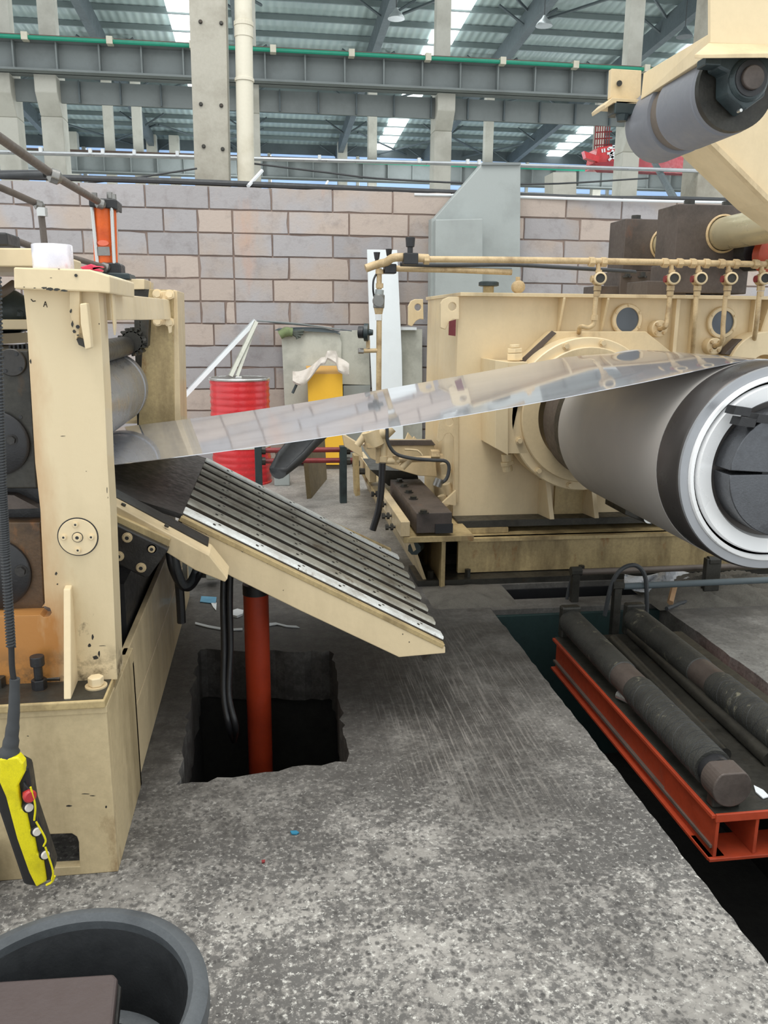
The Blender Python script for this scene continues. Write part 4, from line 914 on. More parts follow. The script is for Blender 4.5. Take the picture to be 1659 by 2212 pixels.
G().lathe(a0, ax_, [(.40, R-.012), (.402, R), (.615, R), (.62, R-.02), (.62, .05)], n=56).o('far_sleeve', bpy.data.materials['roller_grey'], t, smooth=True)
G().lathe(a0, ax_, [(-.012, .06), (-.012, R-.004), (.012, R-.002), (.012, .06)], n=56).o('end_ring', GREASE, t, smooth=True)
hb = P(1617, 172, Y=3.0)
g = G(); g.lathe((hb.x, 2.985, hb.z), ax_, [(0, .04), (0, .066), (.012, .074), (.1, .078), (.1, .04)], n=40, close=True)
tp = P(1590, 120, Y=3.0).z
g.hexa([(hb.x-.12, 3.0, tp), (hb.x-.12, 3.0, tp-.04), (hb.x-.075, 3.0, hb.z+.02), (hb.x-.07, 3.0, hb.z-.05), (hb.x, 3.0, hb.z-.1), (hb.x+.07, 3.0, hb.z-.05), (hb.x+.075, 3.0, hb.z+.02), (hb.x+.12, 3.0, tp-.04), (hb.x+.12, 3.0, tp)],
       [(hb.x-.12, 3.08, tp), (hb.x-.12, 3.08, tp-.04), (hb.x-.085, 3.08, hb.z+.02), (hb.x-.08, 3.08, hb.z-.05), (hb.x, 3.08, hb.z-.11), (hb.x+.08, 3.08, hb.z-.05), (hb.x+.085, 3.08, hb.z+.02), (hb.x+.12, 3.08, tp-.04), (hb.x+.12, 3.08, tp)])
g.o('near_pillow_block', DGREEN, t, bevel=.008)
G().cyl((hb.x, 2.965, hb.z), (hb.x, 3.1, hb.z), .040, n=32).o('shaft_end', DBLOCK, t, bevel=.003, smooth=True)
G().lathe((hb.x, 2.98, hb.z), ax_, [(0, .041), (0, .06), (.02, .06), (.02, .041)], n=32, close=True).o('bearing_ring', BLACK, t, smooth=True)
q = P(1601, 238, Y=2.99); G().cyl(q, q+Vector((0, .02, 0)), .006, n=8).o('grease_nipple', CHROME, t)
q = P(1540, 136, Y=2.99); G().box(q.x-.03, q.x+.03, 2.985, 3.05, q.z-.008, q.z+.02).o('clamp_bolt', DGREEN, t, bevel=.004)
q = P(1345, 238, Y=3.68); G().box(q.x-.045, q.x+.1, 3.66, 3.74, q.z-.02, q.z+.035).o('far_pillow_block', DGREEN, t, bevel=.006)
G().cyl(q+Vector((0, 0, -.02)), q+Vector((0, 0, -.045)), .03, .022, n=12).o('far_bearing_cap', DGREEN, t)
# ================================================================ ENTRY TABLE
t = thing('entry_table', 'sloping cream side table with long worn white slats under the steel strip', 'table', (.2, 3.5, .3))
NY, FY = 2.95, 4.18
A = Vector((-.311, .0, .872)); B = Vector((.664, .0, .336)); ud = (B-A); ln = ud.length; ud.normalize(); nrm = Vector((-ud.z, 0, ud.x))
if nrm.z < 0: nrm = -nrm
def tp_(u, y, h=0): return Vector((A.x, y, A.z))+ud*u+nrm*h
G().slab([(393, 1122), (600, 1222), (800, 1322), (962, 1398), (962, 1411), (862, 1420), (650, 1320), (500, 1246), (420, 1196), (393, 1150)], NY-.012, .03).o('near_side_plate', CREAM2, t, bevel=.003)
G().hexa([tp_(0, NY-.016, -.03), tp_(ln+.0, NY-.016, -.03), tp_(ln+.0, NY+.05, -.03), tp_(0, NY+.05, -.03)], [tp_(0, NY-.016, -.012), tp_(ln, NY-.016, -.012), tp_(ln, NY+.05, -.012), tp_(0, NY+.05, -.012)]).o('edge_strip', CREAMD, t, bevel=.002)
G().hexa([tp_(0, NY, -.05), tp_(ln-.01, NY, -.05), tp_(ln-.01, FY, -.075), tp_(0, FY, -.075)], [tp_(0, NY, -.05), tp_(ln-.01, NY, -.05), tp_(ln-.01, FY, -.05), tp_(0, FY, -.05)]).o('bed_plate', TABD, t)
G().slab([(440, 1000), (845, 1187), (845, 1200), (440, 1020)], FY-.03, .03).o('far_side_plate', CREAMD, t)
rr = random.Random(12); g = G()
for k in range(90):      # chipped paint line along the top edge of the near side plate
    x = 400+k*6.15+rr.uniform(-2, 2); y = 1126+(x-393)*.4785-(0 if x < 800 else (x-800)*.01)+rr.uniform(0, 3); w = rr.uniform(1.5, 4.5); h = rr.uniform(.6, 2.2)
    g.prism([P(x-w, y-w*.48, Y=NY-.0127), P(x, y-h, Y=NY-.0127), P(x+w, y+w*.48, Y=NY-.0127), P(x+w*.2, y+h, Y=NY-.0127)], (0, .0006, 0))
for x, y, w in ((645, 1228, 2), (870, 1370, 1.6), (884, 1387, 1.6), (612, 1275, 1.2)): g.prism([P(x-w, y, Y=NY-.0127), P(x, y-w, Y=NY-.0127), P(x+w, y, Y=NY-.0127), P(x, y+w, Y=NY-.0127)], (0, .0006, 0))
g.o('paint_chips', DBLOCK, t, kind='stuff')
G().prism([tp_(ln-.012, NY+.02, -.02), tp_(ln-.012, FY, -.02), tp_(ln-.03, FY, -.12), tp_(ln-.03, NY+.02, -.12)], (.012, 0, 0)).o('end_plate', GREASE, t)
ns = 8; pitch_ = (FY-NY-.018)/(ns-.40); scr = []
for i in range(ns):
    y0 = NY+.018+pitch_*i; y1 = y0+pitch_*.60
    pf = [(y0+.006, -.008), (y0+.012, -.001), (y0+.02, .002), (y1-.02, .002), (y1-.012, -.001), (y1-.006, -.008)]
    a = .0 if i else .0
    V1 = [tp_(a+(.0 if 0 < k < 5 else 0)+.0, y, h) for k, (y, h) in enumerate(pf)]; V2 = [tp_(ln-.0, y, h) for y, h in pf]
    yb = y0-.004; ye = y1+.004; G().hexa([tp_(0, yb, -.05), tp_(ln-.004, yb, -.05), tp_(ln-.004, ye, -.05), tp_(0, ye, -.05)], [tp_(0, yb+.004, -.008), tp_(ln-.004, yb+.004, -.008), tp_(ln-.004, ye-.004, -.008), tp_(0, ye-.004, -.008)]).o('slat_bearer', TABD, t)
    so_ = G().hexa(V1, V2).o('slat', SLATW if i in (0, 7) else SLATM, t, bevel=.003)
    yr = y1+pitch_*.12
    G().hexa([tp_(.01, yr+.01, -.05), tp_(ln-.02, yr+.01, -.05), tp_(ln-.02, yr+.025, -.05), tp_(.01, yr+.025, -.05)], [tp_(.01, yr+.01, -.016), tp_(ln-.02, yr+.01, -.016), tp_(ln-.02, yr+.022, -.016), tp_(.01, yr+.022, -.016)]).o('groove_ridge', SLATM, t)
    scr = []
    for k in range(6):
        for dy in (.022, .055 if i % 2 else .05): scr.append(tp_(.12+k*.175+(dy > .03)*.02, y0+dy, .0015))
    bolts(so_, scr, nrm, .0055, .0018, GREASE, 'countersunk_screw', n=10)
# dark feed plate continuing up to the straightener
pa = [P(248, 1058, Y=NY), P(397, 1128, Y=NY)]; q2 = tp_(0, FY, -.005)
zA = pa[0]; zB = tp_(0, NY, -.006)
dx = zB-zA
G().hexa([zA+Vector((-.25, 0, .08)), zB, q2, q2-dx+Vector((-.25, 0, .08))], [v-Vector((0, 0, .02)) for v in (zA+Vector((-.25, 0, .08)), zB, q2, q2-dx+Vector((-.25, 0, .08)))]).o('feed_plate', PLATED, t)
# cream guide bar in front with down-bent nose
GY0, GY1 = 2.74, 2.93
tops = [(160, 1016), (250, 1062), (455, 1172), (497, 1212)]
bar = [P(x, y+14, Y=GY0) for x, y in ((150, 1028), (250, 1078), (452, 1186), (492, 1236))]
G().hexa(*[[v+Vector((0, o_, 0)) for v in (bar[0], bar[1], bar[2], bar[3], bar[3]-Vector((.01, 0, .012)), bar[2]-Vector((.05, 0, .05)), bar[1]-Vector((0, 0, .055)), bar[0]-Vector((0, 0, .055)))] for o_ in (0, GY1-GY0-.05)]).o('guide_bar', CREAM, t, bevel=.003)
gb = [v+Vector((0, -.003, .002)) for v in bar]
G().hexa([gb[1]+Vector((-.1, .09, .053)), gb[2]+Vector((-.01, .09, .004)), gb[2]+Vector((-.01, GY1-GY0-.03, .012)), gb[1]+Vector((-.1, GY1-GY0-.03, .06))], [v+Vector((0, 0, .008)) for v in (gb[1]+Vector((-.1, .09, .053)), gb[2]+Vector((-.01, .09, .004)), gb[2]+Vector((-.01, GY1-GY0-.03, .012)), gb[1]+Vector((-.1, GY1-GY0-.03, .06)))]).o('worn_runner', PLATED, t)
for x, y in ((266, 1096), (359, 1142)):
    q = P(x, y-4, Y=GY0+.04); G().cyl(q, q+Vector((.003, 0, .006)), .008, n=12).o('bar_screw', GREASE, t)
G().slab([(235, 1113), (250, 1112), (368, 1166), (362, 1186), (235, 1128)], GY0-.02, .08).o('backing_bar', CREAMD, t, bevel=.003)
bp = [(235, 1120), (362, 1184), (368, 1180), (322, 1248), (316, 1250), (235, 1208)]
G().slab([(235, 1126), (358, 1184), (364, 1188), (322, 1246), (314, 1249), (235, 1210)], GY0-.05, .045).o('bracket_plate', PLATED, t, bevel=.004)
bolts(t, [P(x, y, Y=GY0-.052) for x, y in ((275, 1161), (305, 1226), (257, 1201))], (0, -1, 0), .0125, .01, CREAM, 'socket_bolt', sock=True)
q = P(330, 1186, Y=GY0-.052); G().lathe(q, (0, -1, 0), [(0, .02), (.002, .02)], n=24).o('bolt_slot', BLACK, t); bolts(t, [q+Vector((-.003, 0, .001))], (0, -1, 0), .0115, .008, CREAM, 'socket_bolt', sock=True)
# hydraulic cylinder under table and hoses
cx_ = P(556, 1400, Y=3.42).x
t = thing('hydraulic_cylinder', 'dark orange lift cylinder standing in the floor pit under the table', 'cylinder', (cx_, 3.42, -1.0))
G().cyl((cx_, 3.42, -1.05), (cx_, 3.42, .40), .054, n=36).o('barrel', CYLRED, t, smooth=True)
G().cyl((cx_, 3.42, .40), (cx_, 3.42, .445), .056, n=36).o('gland', BLACK, t, smooth=True); G().cyl((cx_, 3.42, .44), (cx_, 3.42, .56), .03, n=20).o('piston_rod', CHROME, t, smooth=True)
t = thing('hydraulic_hose', 'pair of black hoses hanging down into the pit left of the orange cylinder', 'hose', P(490, 1400, Y=3.25))
for dx_, r in ((0, .013), (14, .013)): G().tube([P(484+dx_, 1235, Y=3.3), P(482+dx_, 1300, Y=3.28), P(484+dx_, 1400, Y=3.25), P(483+dx_*.8, 1500, Y=3.2), P(495+dx_, 1570, Y=3.15), P(505, 1600, Y=3.3)], r, n=10).o('hose', BLACK, t, smooth=True)
G().slab([(478, 1245), (503, 1245), (502, 1400), (480, 1400)], 3.33, .04).o('steel_flat', GREASE, t)
t = thing('hose_bundle', 'looped black hoses beside the straightener base behind the bracket plate', 'hose', P(395, 1290, Y=3.3))
for o_ in (0, 10): G().tube([P(365+o_, 1185, Y=3.2), P(372+o_, 1225, Y=3.2), P(390+o_*.6, 1262, Y=3.25), P(410, 1268-o_, Y=3.3), P(430-o_, 1240, Y=3.35), P(440-o_, 1215, Y=3.35)], .016, n=10).o('hose', BLACK if o_ == 0 else RUBG, t, smooth=True)
G().tube([P(385, 1240, Y=3.3), P(390, 1300, Y=3.3), P(392, 1345, Y=3.3)], .018, n=8).o('hose', BLACK, t)
G().slab([(393, 1195), (402, 1198), (404, 1270), (395, 1270)], 3.4, .03).o('steel_bracket', GREYB, t)
for x0_, x1_ in ((405, 423), (445, 468)): G().slab([(x0_, 1216), (x1_, 1218), (x1_, 1254), (x0_, 1254)], 4.75, .1).o('concrete_block', GREYB, cat='block', label='pale block on the floor seen under the table, %s' % ('left one' if x0_ < 410 else 'right one'), bevel=.01)
q = P(380, 1275, Z=.02); a = P(390, 1250, Z=0); b = P(600, 1262, Z=0); G().prism([(a.x, a.y, 0), (b.x+.1, a.y, 0), (b.x+.1, a.y, .1), (a.x, a.y, .1)], (0, .05, 0)).o('floor_beam', GREASE, cat='beam', label='dark low steel beam lying across the floor beneath the table')
# litter
def scrap(px, label, mat, h=.004):
    o = [P(x, y, Z=.002) for x, y in px]; G().prism(o, (0, 0, h)).o('paper_scrap', mat, cat='litter', label=label)
BLUEP = surf('blue_paper', (96, 150, 178), (70, 120, 150), .3, 9, .7)
scrap([(435, 1289), (468, 1291), (466, 1305), (432, 1301)], 'light blue paper scrap on the floor left of the orange cylinder', BLUEP)
scrap([(456, 1304), (468, 1303), (467, 1320), (460, 1312)], 'white paper scrap touching the light blue scrap', PAPER)
scrap([(503, 1322), (513, 1319), (526, 1322), (524, 1330), (512, 1335), (503, 1333)], 'crumpled white paper scrap close to the orange cylinder', PAPER, .012)
scrap([(422, 1345), (450, 1352), (478, 1357), (500, 1359), (524, 1358), (524, 1362), (498, 1363), (475, 1361), (448, 1356), (421, 1349)], 'long narrow white tape left of the orange cylinder', PAPER)
scrap([(582, 1347), (596, 1346), (620, 1352), (640, 1353), (648, 1357), (618, 1355), (598, 1350), (582, 1353)], 'curled white tape right of the orange cylinder', PAPER)
scrap([(627, 1797), (640, 1796), (646, 1800), (640, 1804), (630, 1803)], 'small blue scrap on the speckled floor in the foreground', surf('blue_scrap', (40, 120, 150), None, .3, 30, .6))
scrap([(565, 1860), (573, 1859), (572, 1864), (566, 1865)], 'tiny dark red scrap on the foreground floor', REDP)
# ================================================================ ROLLER CAR in the trench
t = thing('roller_car', 'orange steel frame set in the floor trench carrying two rollers', 'roller car', (1.75, 2.9, -.15))
XF, Y0_, Y1_ = 1.402, 2.20, 3.74; ZF = -.155; XE = 2.08
g = G().box(XF+.012, XF+.022, Y0_+.01, Y1_, ZF, -.012).o('side_web', REDOR, t)
G().box(XF-.012, XF+.06, Y0_, Y1_, -.014, 0).o('side_top_flange', REDOR, t, bevel=.002); G().box(XF-.012, XF+.05, Y0_, Y1_, ZF-.012, ZF).o('side_bottom_flange', REDOR, t, bevel=.002)
G().box(XF-.002, XF+.012, Y0_+.01, Y1_, -.128, -.118).o('grey_scuff_rail', TUBEB, t)
G().box(XF+.0, XE, Y0_, Y1_, -.012, .004).o('deck_plate', GREASE, t, bevel=.002)
G().box(XF, XE, Y0_-.006, Y0_+.006, -.025, .004).o('front_top_edge', REDOR, t, bevel=.002); G().box(XF-.01, XE, Y0_-.01, Y0_+.12, ZF-.012, ZF+.0).o('front_bottom_flange', REDOR, t, bevel=.002)
for x in (XF+.006, XF+.145, XF+.32, XF+.5, XE-.02): G().box(x, x+.012, Y0_, Y0_+.35, ZF, -.012).o('end_web', REDOR, t, bevel=.002)
G().box(XF+.02, XE, Y0_+.2, Y0_+.21, ZF, -.02).o('end_bulkhead', CYLRED, t)
G().box(XE-.02, XE-.0, Y0_, Y1_, ZF, -.012).o('far_side_web', REDOR, t)
G().cyl((1.60, 2.5, .03), (1.65, 3.6, .03), .028, n=16).o('screw_rod', GREASE, t, smooth=True)
q = P(1335, 1500, Z=.03); G().cyl(q, q+Vector((.035, -.07, 0)), .018, n=14).o('chrome_stub', CHROME, t, smooth=True); G().cyl(q+Vector((.035, -.07, 0)), q+Vector((.05, -.11, 0)), .014, n=12).o('red_plug', REDP, t)
G().cyl((1.75, 2.45, .03), (1.79, 3.7, .03), .03, n=16).o('tie_rod', GREASE, t, smooth=True)
def roller(x0, x1, s_):
    a = Vector((x0, 2.33, .088)); b = Vector((x1, 3.72, .088)); d = (b-a).normalized(); l = (b-a).length
    r = thing('knurled_roller', s_, 'roller', a, 'knurled rollers on the orange car')
    G().lathe(a, d, [(.0, .05), (.0, .066), (l*.42, .066), (l*.44, .060)], n=40).o('near_barrel', KNURL, r, smooth=True)
    G().lathe(a, d, [(l*.435, .050), (l*.435, .061), (l*.54, .059), (l*.54, .05)], n=40).o('centre_band', DBLOCK, r, smooth=True)
    G().lathe(a, d, [(l*.535, .055), (l*.54, .063), (l, .063), (l, .04)], n=40).o('far_barrel', KNURL, r, smooth=True)
    g = G(); u_ = d.orthogonal().normalized(); w_ = d.cross(u_)
    for st in range(5):
        for sg in (1, -1):
            if sg < 0 and st > 1: continue
            pts = []
            for q in range(150):
                an = sg*q*.16+st*1.2566; h = .005+l*.415*q/149; rad = .0656-(.0 if h < l*.41 else .003)
                pts.append(a+d*h+(u_*math.cos(an)+w_*math.sin(an))*rad)
            g.tube(pts, .0012, n=4, sm=0)
    g.o('surface_grooves', RUB, r, kind='stuff')
    G().lathe(a, d, [(-.04, .04), (-.04, .055), (.0, .055)], n=28).o('neck', BLACK, r, smooth=True)
    g = G(); u = Vector((1, 0, 0)); z = Vector((0, 0, 1)); pf = []
    for k in range(36):
        an = 2*math.pi*k/36; x_ = math.cos(an)*.067; z_ = math.sin(an)*.067; z_ = min(z_, .054); pf.append(a-d*.04+u*x_+z*z_)
    g.prism(pf, -d*.085); g.o('end_cap', DBLOCK, r, bevel=.004)
    G().box(b.x-.05, b.x+.05, b.y+.0, b.y+.05, .0, .165).o('bearing_plate', GREASE, r, bevel=.01)
    G().box(a.x-.05, a.x+.05, a.y-.1, a.y-.06, .004, .06).o('near_bearing_foot', GREASE, r, bevel=.006)
ra = P(1582, 1668, Y=2.25).x; rb = P(1238, 1335, Y=3.7).x
roller(ra-.02, rb, 'dark knurled roller nearest the walkway, its flat sided end cap in view')
rb2 = P(1378, 1325, Y=3.7).x; roller(rb2+(ra-rb)+.0, rb2, 'dark knurled roller farther from the walkway, its near end cut by the photo edge')
o = [P(x, y, Z=.006) for x, y in ((1628, 1698), (1648, 1708), (1662, 1722), (1648, 1726), (1632, 1712))]; G().prism(o, (0, 0, .004)).o('paper_scrap', PAPER, cat='litter', label='white paper scrap on the orange car deck at the right edge')
# ---------------- right floor: pipes, hose loop, bag, wood, sand
t = thing('pipe_rail', 'brown twin pipes carried on dark brackets across the floor in front of the sled', 'pipe rail', P(1400, 1280, Y=4.3))
for x0_, y0_, x1_, y1_, Y in ((1247, 1236, 1720, 1218, 4.28), (1340, 1267, 1720, 1250, 4.02)): G().tube([P(x0_, y0_, Y=Y), P(x1_, y1_, Y=Y)], .018, n=10, sm=0).o('pipe', TUBEB if Y > 4.2 else BEAMD, t, smooth=True)
for x, y0_, y1_, Y in ((1244, 1228, 1318, 4.26), (1334, 1258, 1385, 4.0), (1540, 1205, 1275, 4.15)):
    q = P(x, y0_, Y=Y); q2_ = P(x, y1_, Y=Y); w = .022 if x < 1500 else .045
    G().box(q.x-w, q.x+w, Y-.02, Y+.02, q2_.z, q.z).o('bracket', GREASE, t, bevel=.005)
    G().cyl(P(x, y0_+6, Y=Y)-Vector((.03, 0, 0)), P(x, y0_+6, Y=Y)+Vector((.03, 0, 0)), .027, n=8).o('elbow', GREASE, t)
G().tube([P(x, y, Y=4.0) for x, y in ((1306, 1330), (1322, 1260), (1345, 1228), (1375, 1222), (1394, 1248), (1397, 1310), (1396, 1335))], .012, n=8).o('black_hose', CABLE, cat='hose', label='black hose looped over the brown pipes', smooth=True)
G().tube([P(1221, 1318, Y=4.3), P(1228, 1275, Y=4.3), P(1238, 1240, Y=4.28)], .01, n=8).o('black_hose', CABLE, cat='hose', label='short black hose beside the left pipe bracket', smooth=True)
G().tube([P(x, y, Z=.02) for x, y in ((1440, 1315), (1480, 1300), (1540, 1290), (1600, 1292), (1700, 1296))], .012, n=8).o('black_cable', CABLE, cat='cable', label='black cable lying on the floor past the sand heap', smooth=True)
rr = random.Random(9)
def bag(u, v):
    x = 1350+u*165; y0_ = 1238+6*math.sin(u*7)+abs(u-.5)*6; y1_ = 1300-42*abs(u-.55)*1.6+5*math.sin(u*13)
    return P(x, y0_+(max(y1_, y0_+8)-y0_)*v, Y=4.42-.12*v+.035*math.sin(u*19+v*6)+.02*math.sin(v*11+u*31))
BAG = surf('plastic_bag', (196, 198, 202), (140, 144, 150), .4, 12, .3, fine=.1)
G().grid(bag, 30, 8, (0, .01, 0)).o('plastic_bag', BAG, cat='bag', label='crumpled pale plastic bag stuffed behind the brown pipes', smooth=True)
G().tube([P(1448, 1302, Y=3.98), P(1458, 1262, Y=4.1)], .018, n=5, sm=0).o('wood_stick', surf('wood_pale', (176, 140, 104), None, .3, 9, .8), cat='stick', label='small pale wood offcut standing under the plastic bag')
def heap(u, v):
    a = P(1425, 1318, Z=0); x = a.x+u*1.0; y = a.y+.0+v*.42
    h = .10*math.sin(math.pi*u)**.6*math.sin(math.pi*v)**.7*(1+.35*math.sin(u*23+v*9)+.2*math.sin(v*31+u*47))
    return Vector((x, y, h-.002))
G().grid(heap, 50, 24).o('sand_heap', SAND, cat='sand', label='low heap of grey sand on the floor beside the trench', kind='stuff', smooth=True)
def heap2(u, v):
    h = .03*math.sin(math.pi*u)**.7*math.sin(math.pi*v)**.7*(1+.3*math.sin(u*19+v*9)); a = P(935, 1318, Z=0); return Vector((a.x+u*.5, a.y+v*.42, h-.002))
G().grid(heap2, 30, 20).o('sand_heap', SAND, cat='sand', label='thin dark heap of grit on the floor at the foot of the sled', kind='stuff', smooth=True)
# ================================================================ STRAIGHTENER (left)
t = thing('straightener', 'tall cream painted roll straightener stand on a box base at the left', 'machine', (-.8, 2.6, 0))
BX = -.458; BY = 2.157; BZ_ = .498
def frontpt(x, y): q = P(x, y, Y=BY); return (q.x, q.z)
hole = [frontpt(x, y) for x, y in ((60, 1878), (60, 1812), (68, 1804), (155, 1801), (166, 1808), (170, 1820), (172, 1872))]
G().plate([(-1.6, .0), (BX, .0), (BX, BZ_), (-1.6, BZ_)], [hole], BY, .03).o('base_front_plate', BASEC, t, bevel=.003)
G().box(BX-.03, BX, BY+.03, 2.62, 0, BZ_).o('base_end_plate', BASEC, t, bevel=.002)
G().box(-1.6, BX, 2.6, 2.62, 0, .45).o('base_bulkhead', GREASE, t)
G().box(-1.6, BX+.003, BY-.006, BY+.12, BZ_, BZ_+.022).o('base_lower_ledge', BASEC, t, bevel=.003)
G().box(BX-.035, BX-.012, 2.62, 4.6, 0, .262).o('side_beam_lower', CREAM, t, bevel=.003)
G().box(BX-.035, BX-.012, 2.56, 4.6, .268, BZ_).o('side_beam_upper', CREAM, t, bevel=.003)
G().box(-1.6, -1.56, 2.2, 4.6, 0, BZ_).o('far_side_beam', CREAM, t)
G().box(-1.6, BX-.04, 2.64, 4.5, .0, .03).o('base_floor_plate', GREASE, t)
G().box(-1.6, BX+.002, BY-.02, BY+.26, BZ_+.022, BZ_+.046).o('foot_plate', CREAMD, t, bevel=.004)
FZ = BZ_+.046
G().box(-1.6, BX-.004, BY-.012, BY+.255, FZ, FZ+.0015).o('oily_film', GREASE, t)
G().box(-1.5, -.505, 2.80, 4.4, .03, .66).o('dark_interior_fill', BLACK, t)  # black box added to keep the interior behind the post dark
# post plate with relieved window
PY = 2.27
def q2d(px, Y): return [(P(x, y, Y=Y).x, P(x, y, Y=Y).z) for x, y in px]
pz = q2d([(50, 622), (212, 626), (217, 700), (226, 860), (232, 1000), (238, 1100), (246, 1300), (252, 1450)], PY)
pz += [(pz[-1][0], FZ), (-1.6, FZ)]
lw = q2d([(-300, 1329), (84, 1329)], PY); c_ = P(98, 1322, Y=PY)
rel = [(c_.x+.017*math.cos(a), c_.z+.017*math.sin(a)) for a in [math.radians(v) for v in (200, 250, 300, 350, 40, 90, 120)]]
up = q2d([(97, 1308), (87, 1100), (76, 1000), (64, 800), (58, 700)], PY)
lw[0] = (-1.6, lw[0][1])
G().plate(pz+lw+rel+up, [], PY, .1).o('post', POSTC, t, bevel=.003)
q = c_; G().cyl((q.x, PY+.05, q.z), (q.x, PY+.09, q.z), .017, n=16).o('relief_hole_plug', STEEL, t)
# cover disc
dc = P(168, 1160, Y=PY-.003)
G().lathe((dc.x, PY, dc.z), (0, -1, 0), [(0, .054), (.001, .054)], n=48).o('disc_groove', BLACK, t)
cvr = G().lathe((dc.x, PY, dc.z), (0, -1, 0), [(0, .0508), (.004, .0508), (.005, .05)], n=48).o('cover_disc', CREAM2, t, smooth=True)
sc_ = [(dc.x, PY-.005, dc.z)]; G().lathe(sc_[0], (0, -1, 0), [(0, .0145), (.0015, .0145)], n=24).o('centre_ring', GREASE, t)
bolts(cvr, [(dc.x+.036*math.sin(a), PY-.005, dc.z+.036*math.cos(a)) for a in [math.radians(v) for v in (-4, 90, 182, 272)]], (0, -1, 0), .0066, .006, CREAM2, 'cover_screw', sock=True)
bolts(cvr, [(dc.x, PY-.0065, dc.z)], (0, -1, 0), .0095, .006, CREAM2, 'centre_screw', sock=True)
# cap plate with flanges and brackets
G().slab([(29, 577), (194, 582), (237, 596), (238, 634), (212, 631), (30, 624)], 2.22, .4).o('cap_plate', CREAM2, t, bevel=.004)
G().slab([(150, 628), (172, 628), (172, 720), (164, 735), (156, 700), (150, 668)], 2.235, .03).o('bracket_flange', CREAM, t, bevel=.002)
G().slab([(172, 656), (187, 654), (192, 700), (197, 752), (184, 756), (174, 700)], 2.20, .035).o('bracket_bar', CREAM2, t, bevel=.003)
G().slab([(163, 728), (184, 735), (186, 752), (170, 745)], 2.24, .03).o('bracket_root', GREASE, t)
q = P(163, 706, Y=2.2); G().cyl(P(168, 706, Y=2.235), P(168, 706, Y=2.228), .005, n=8).o('bracket_hole', BLACK, t)
G().slab([(237, 634), (243, 634), (248, 700), (246, 725), (243, 700)], 2.33, .03).o('rear_fin', CREAM2, t, bevel=.002)
for x, y in ((164, 595),): G().cyl(P(x, y, Y=2.22), P(x, y, Y=2.216), .004, n=8).o('paint_chip', GREASE, t)
g = G()
for a_, b_ in (((94, 663), (98, 651)), ((98, 651), (102, 664)), ((95, 659), (100, 658))): stroke(g, a_, b_, .0008, PY-.0005, .0008)
g.o('letter_mark', MARK, t)
g = G()
for a_, b_ in (((67, 646), (71, 651)), ((71, 651), (77, 650))): stroke(g, a_, b_, .0012, PY-.0005, .0008)
g.o('scuff_mark', MARK, t)
def chips(name, px, Y, seed, mat=GREASE, th=.0006):
    rr = random.Random(seed); g = G()
    for (x, y, w, h) in px:
        pts = []
        for k in range(9):
            a = 2*math.pi*k/9; q = P(x+w*math.cos(a)*rr.uniform(.55, 1.1), y+h*math.sin(a)*rr.uniform(.5, 1.1), Y=Y-th); pts.append(q)
        g.prism(pts, (0, th*.9, 0))
    g.o(name, mat, t, kind='stuff')
chips('paint_chips', [(96, 622, 7, 3), (108, 625, 9, 4), (122, 626, 8, 3.5), (138, 628, 9, 2.5), (75, 622, 3, 1.5), (52, 620, 2, 1), (127, 581, 3, 1), (110, 600, 3, .8)], 2.22, 3)
chips('paint_chips', [(153, 672, 3, 5), (156, 700, 3, 8), (160, 716, 4, 5), (168, 724, 3, 2)], 2.234, 4)
chips('paint_chips', [(66, 780, 2, 6), (214, 700, 1.5, 2), (231, 1059, 1, 9), (233, 1075, .8, 2), (121, 1239, 3, 4), (124, 1262, 2, 2), (136, 942, 7, .8), (186, 1018, 1, 1)], PY, 5)
chips('grease_smears', [(200, 1376, 3, 7), (193, 1394, 4, 5), (206, 1420, 8, 5), (214, 1412, 3, 8), (222, 1395, 10, .8)], PY, 6, PLATED, .0003)
chips('grease_smears', [(186, 1715, 12, 1.2), (200, 1719, 9, 1), (148, 1741, 8, 2), (229, 1743, 3, 3), (60, 1590, 3, 1)], BY, 8, PLATED, .0003)
# foot gusset, bolts
gx0 = P(137, 1275, Y=PY).x; gx1 = P(156, 1275, Y=PY).x; gz = P(147, 1268, Y=PY).z
X0 = P(137, 1500, Y=BY-.01).x
V = [(gx0+.003, PY, gz), (gx1+.0, PY, gz), (gx1+.004, PY, FZ), (gx0+.006, PY, FZ)]
G().hexa([(X0-.002, BY-.005, FZ), (X0+.017, BY-.005, FZ), (gx0+.024, PY-.02, gz), (gx0+.005, PY-.02, gz)], [(gx0+.0, PY+.005, FZ), (gx0+.019, PY+.005, FZ), (gx0+.024, PY+.005, gz+.006), (gx0+.005, PY+.005, gz+.006)]).o('foot_gusset', CREAM2, t, bevel=.003)
q = P(208, 1484, Z=FZ); G().cyl(q, q+Vector((0, 0, .006)), .030, n=24).o('washer', CREAM, t); G().cyl(q+Vector((0, 0, .006)), q+Vector((0, 0, .032)), .022, n=6).o('anchor_nut', CREAM2, t, bevel=.003)
q = P(86, 1488, Z=FZ)
for h0, h1, r, n_ in ((0, .03, .021, 6), (.03, .07, .012, 14), (.07, .098, .019, 18)): G().cyl(q+Vector((0, 0, h0)), q+Vector((0, 0, h1)), r, n=n_).o('long_socket_bolt', BLACK, t, bevel=.002)
q = P(-5, 1484, Z=FZ); G().cyl(q, q+Vector((0, 0, .03)), .022, n=6).o('anchor_nut', GREASE, t)
G().cyl(P(-20, 1470, Z=FZ+.01), P(130, 1466, Z=FZ+.01), .006, n=8).o('thin_tube', GREASE, t)
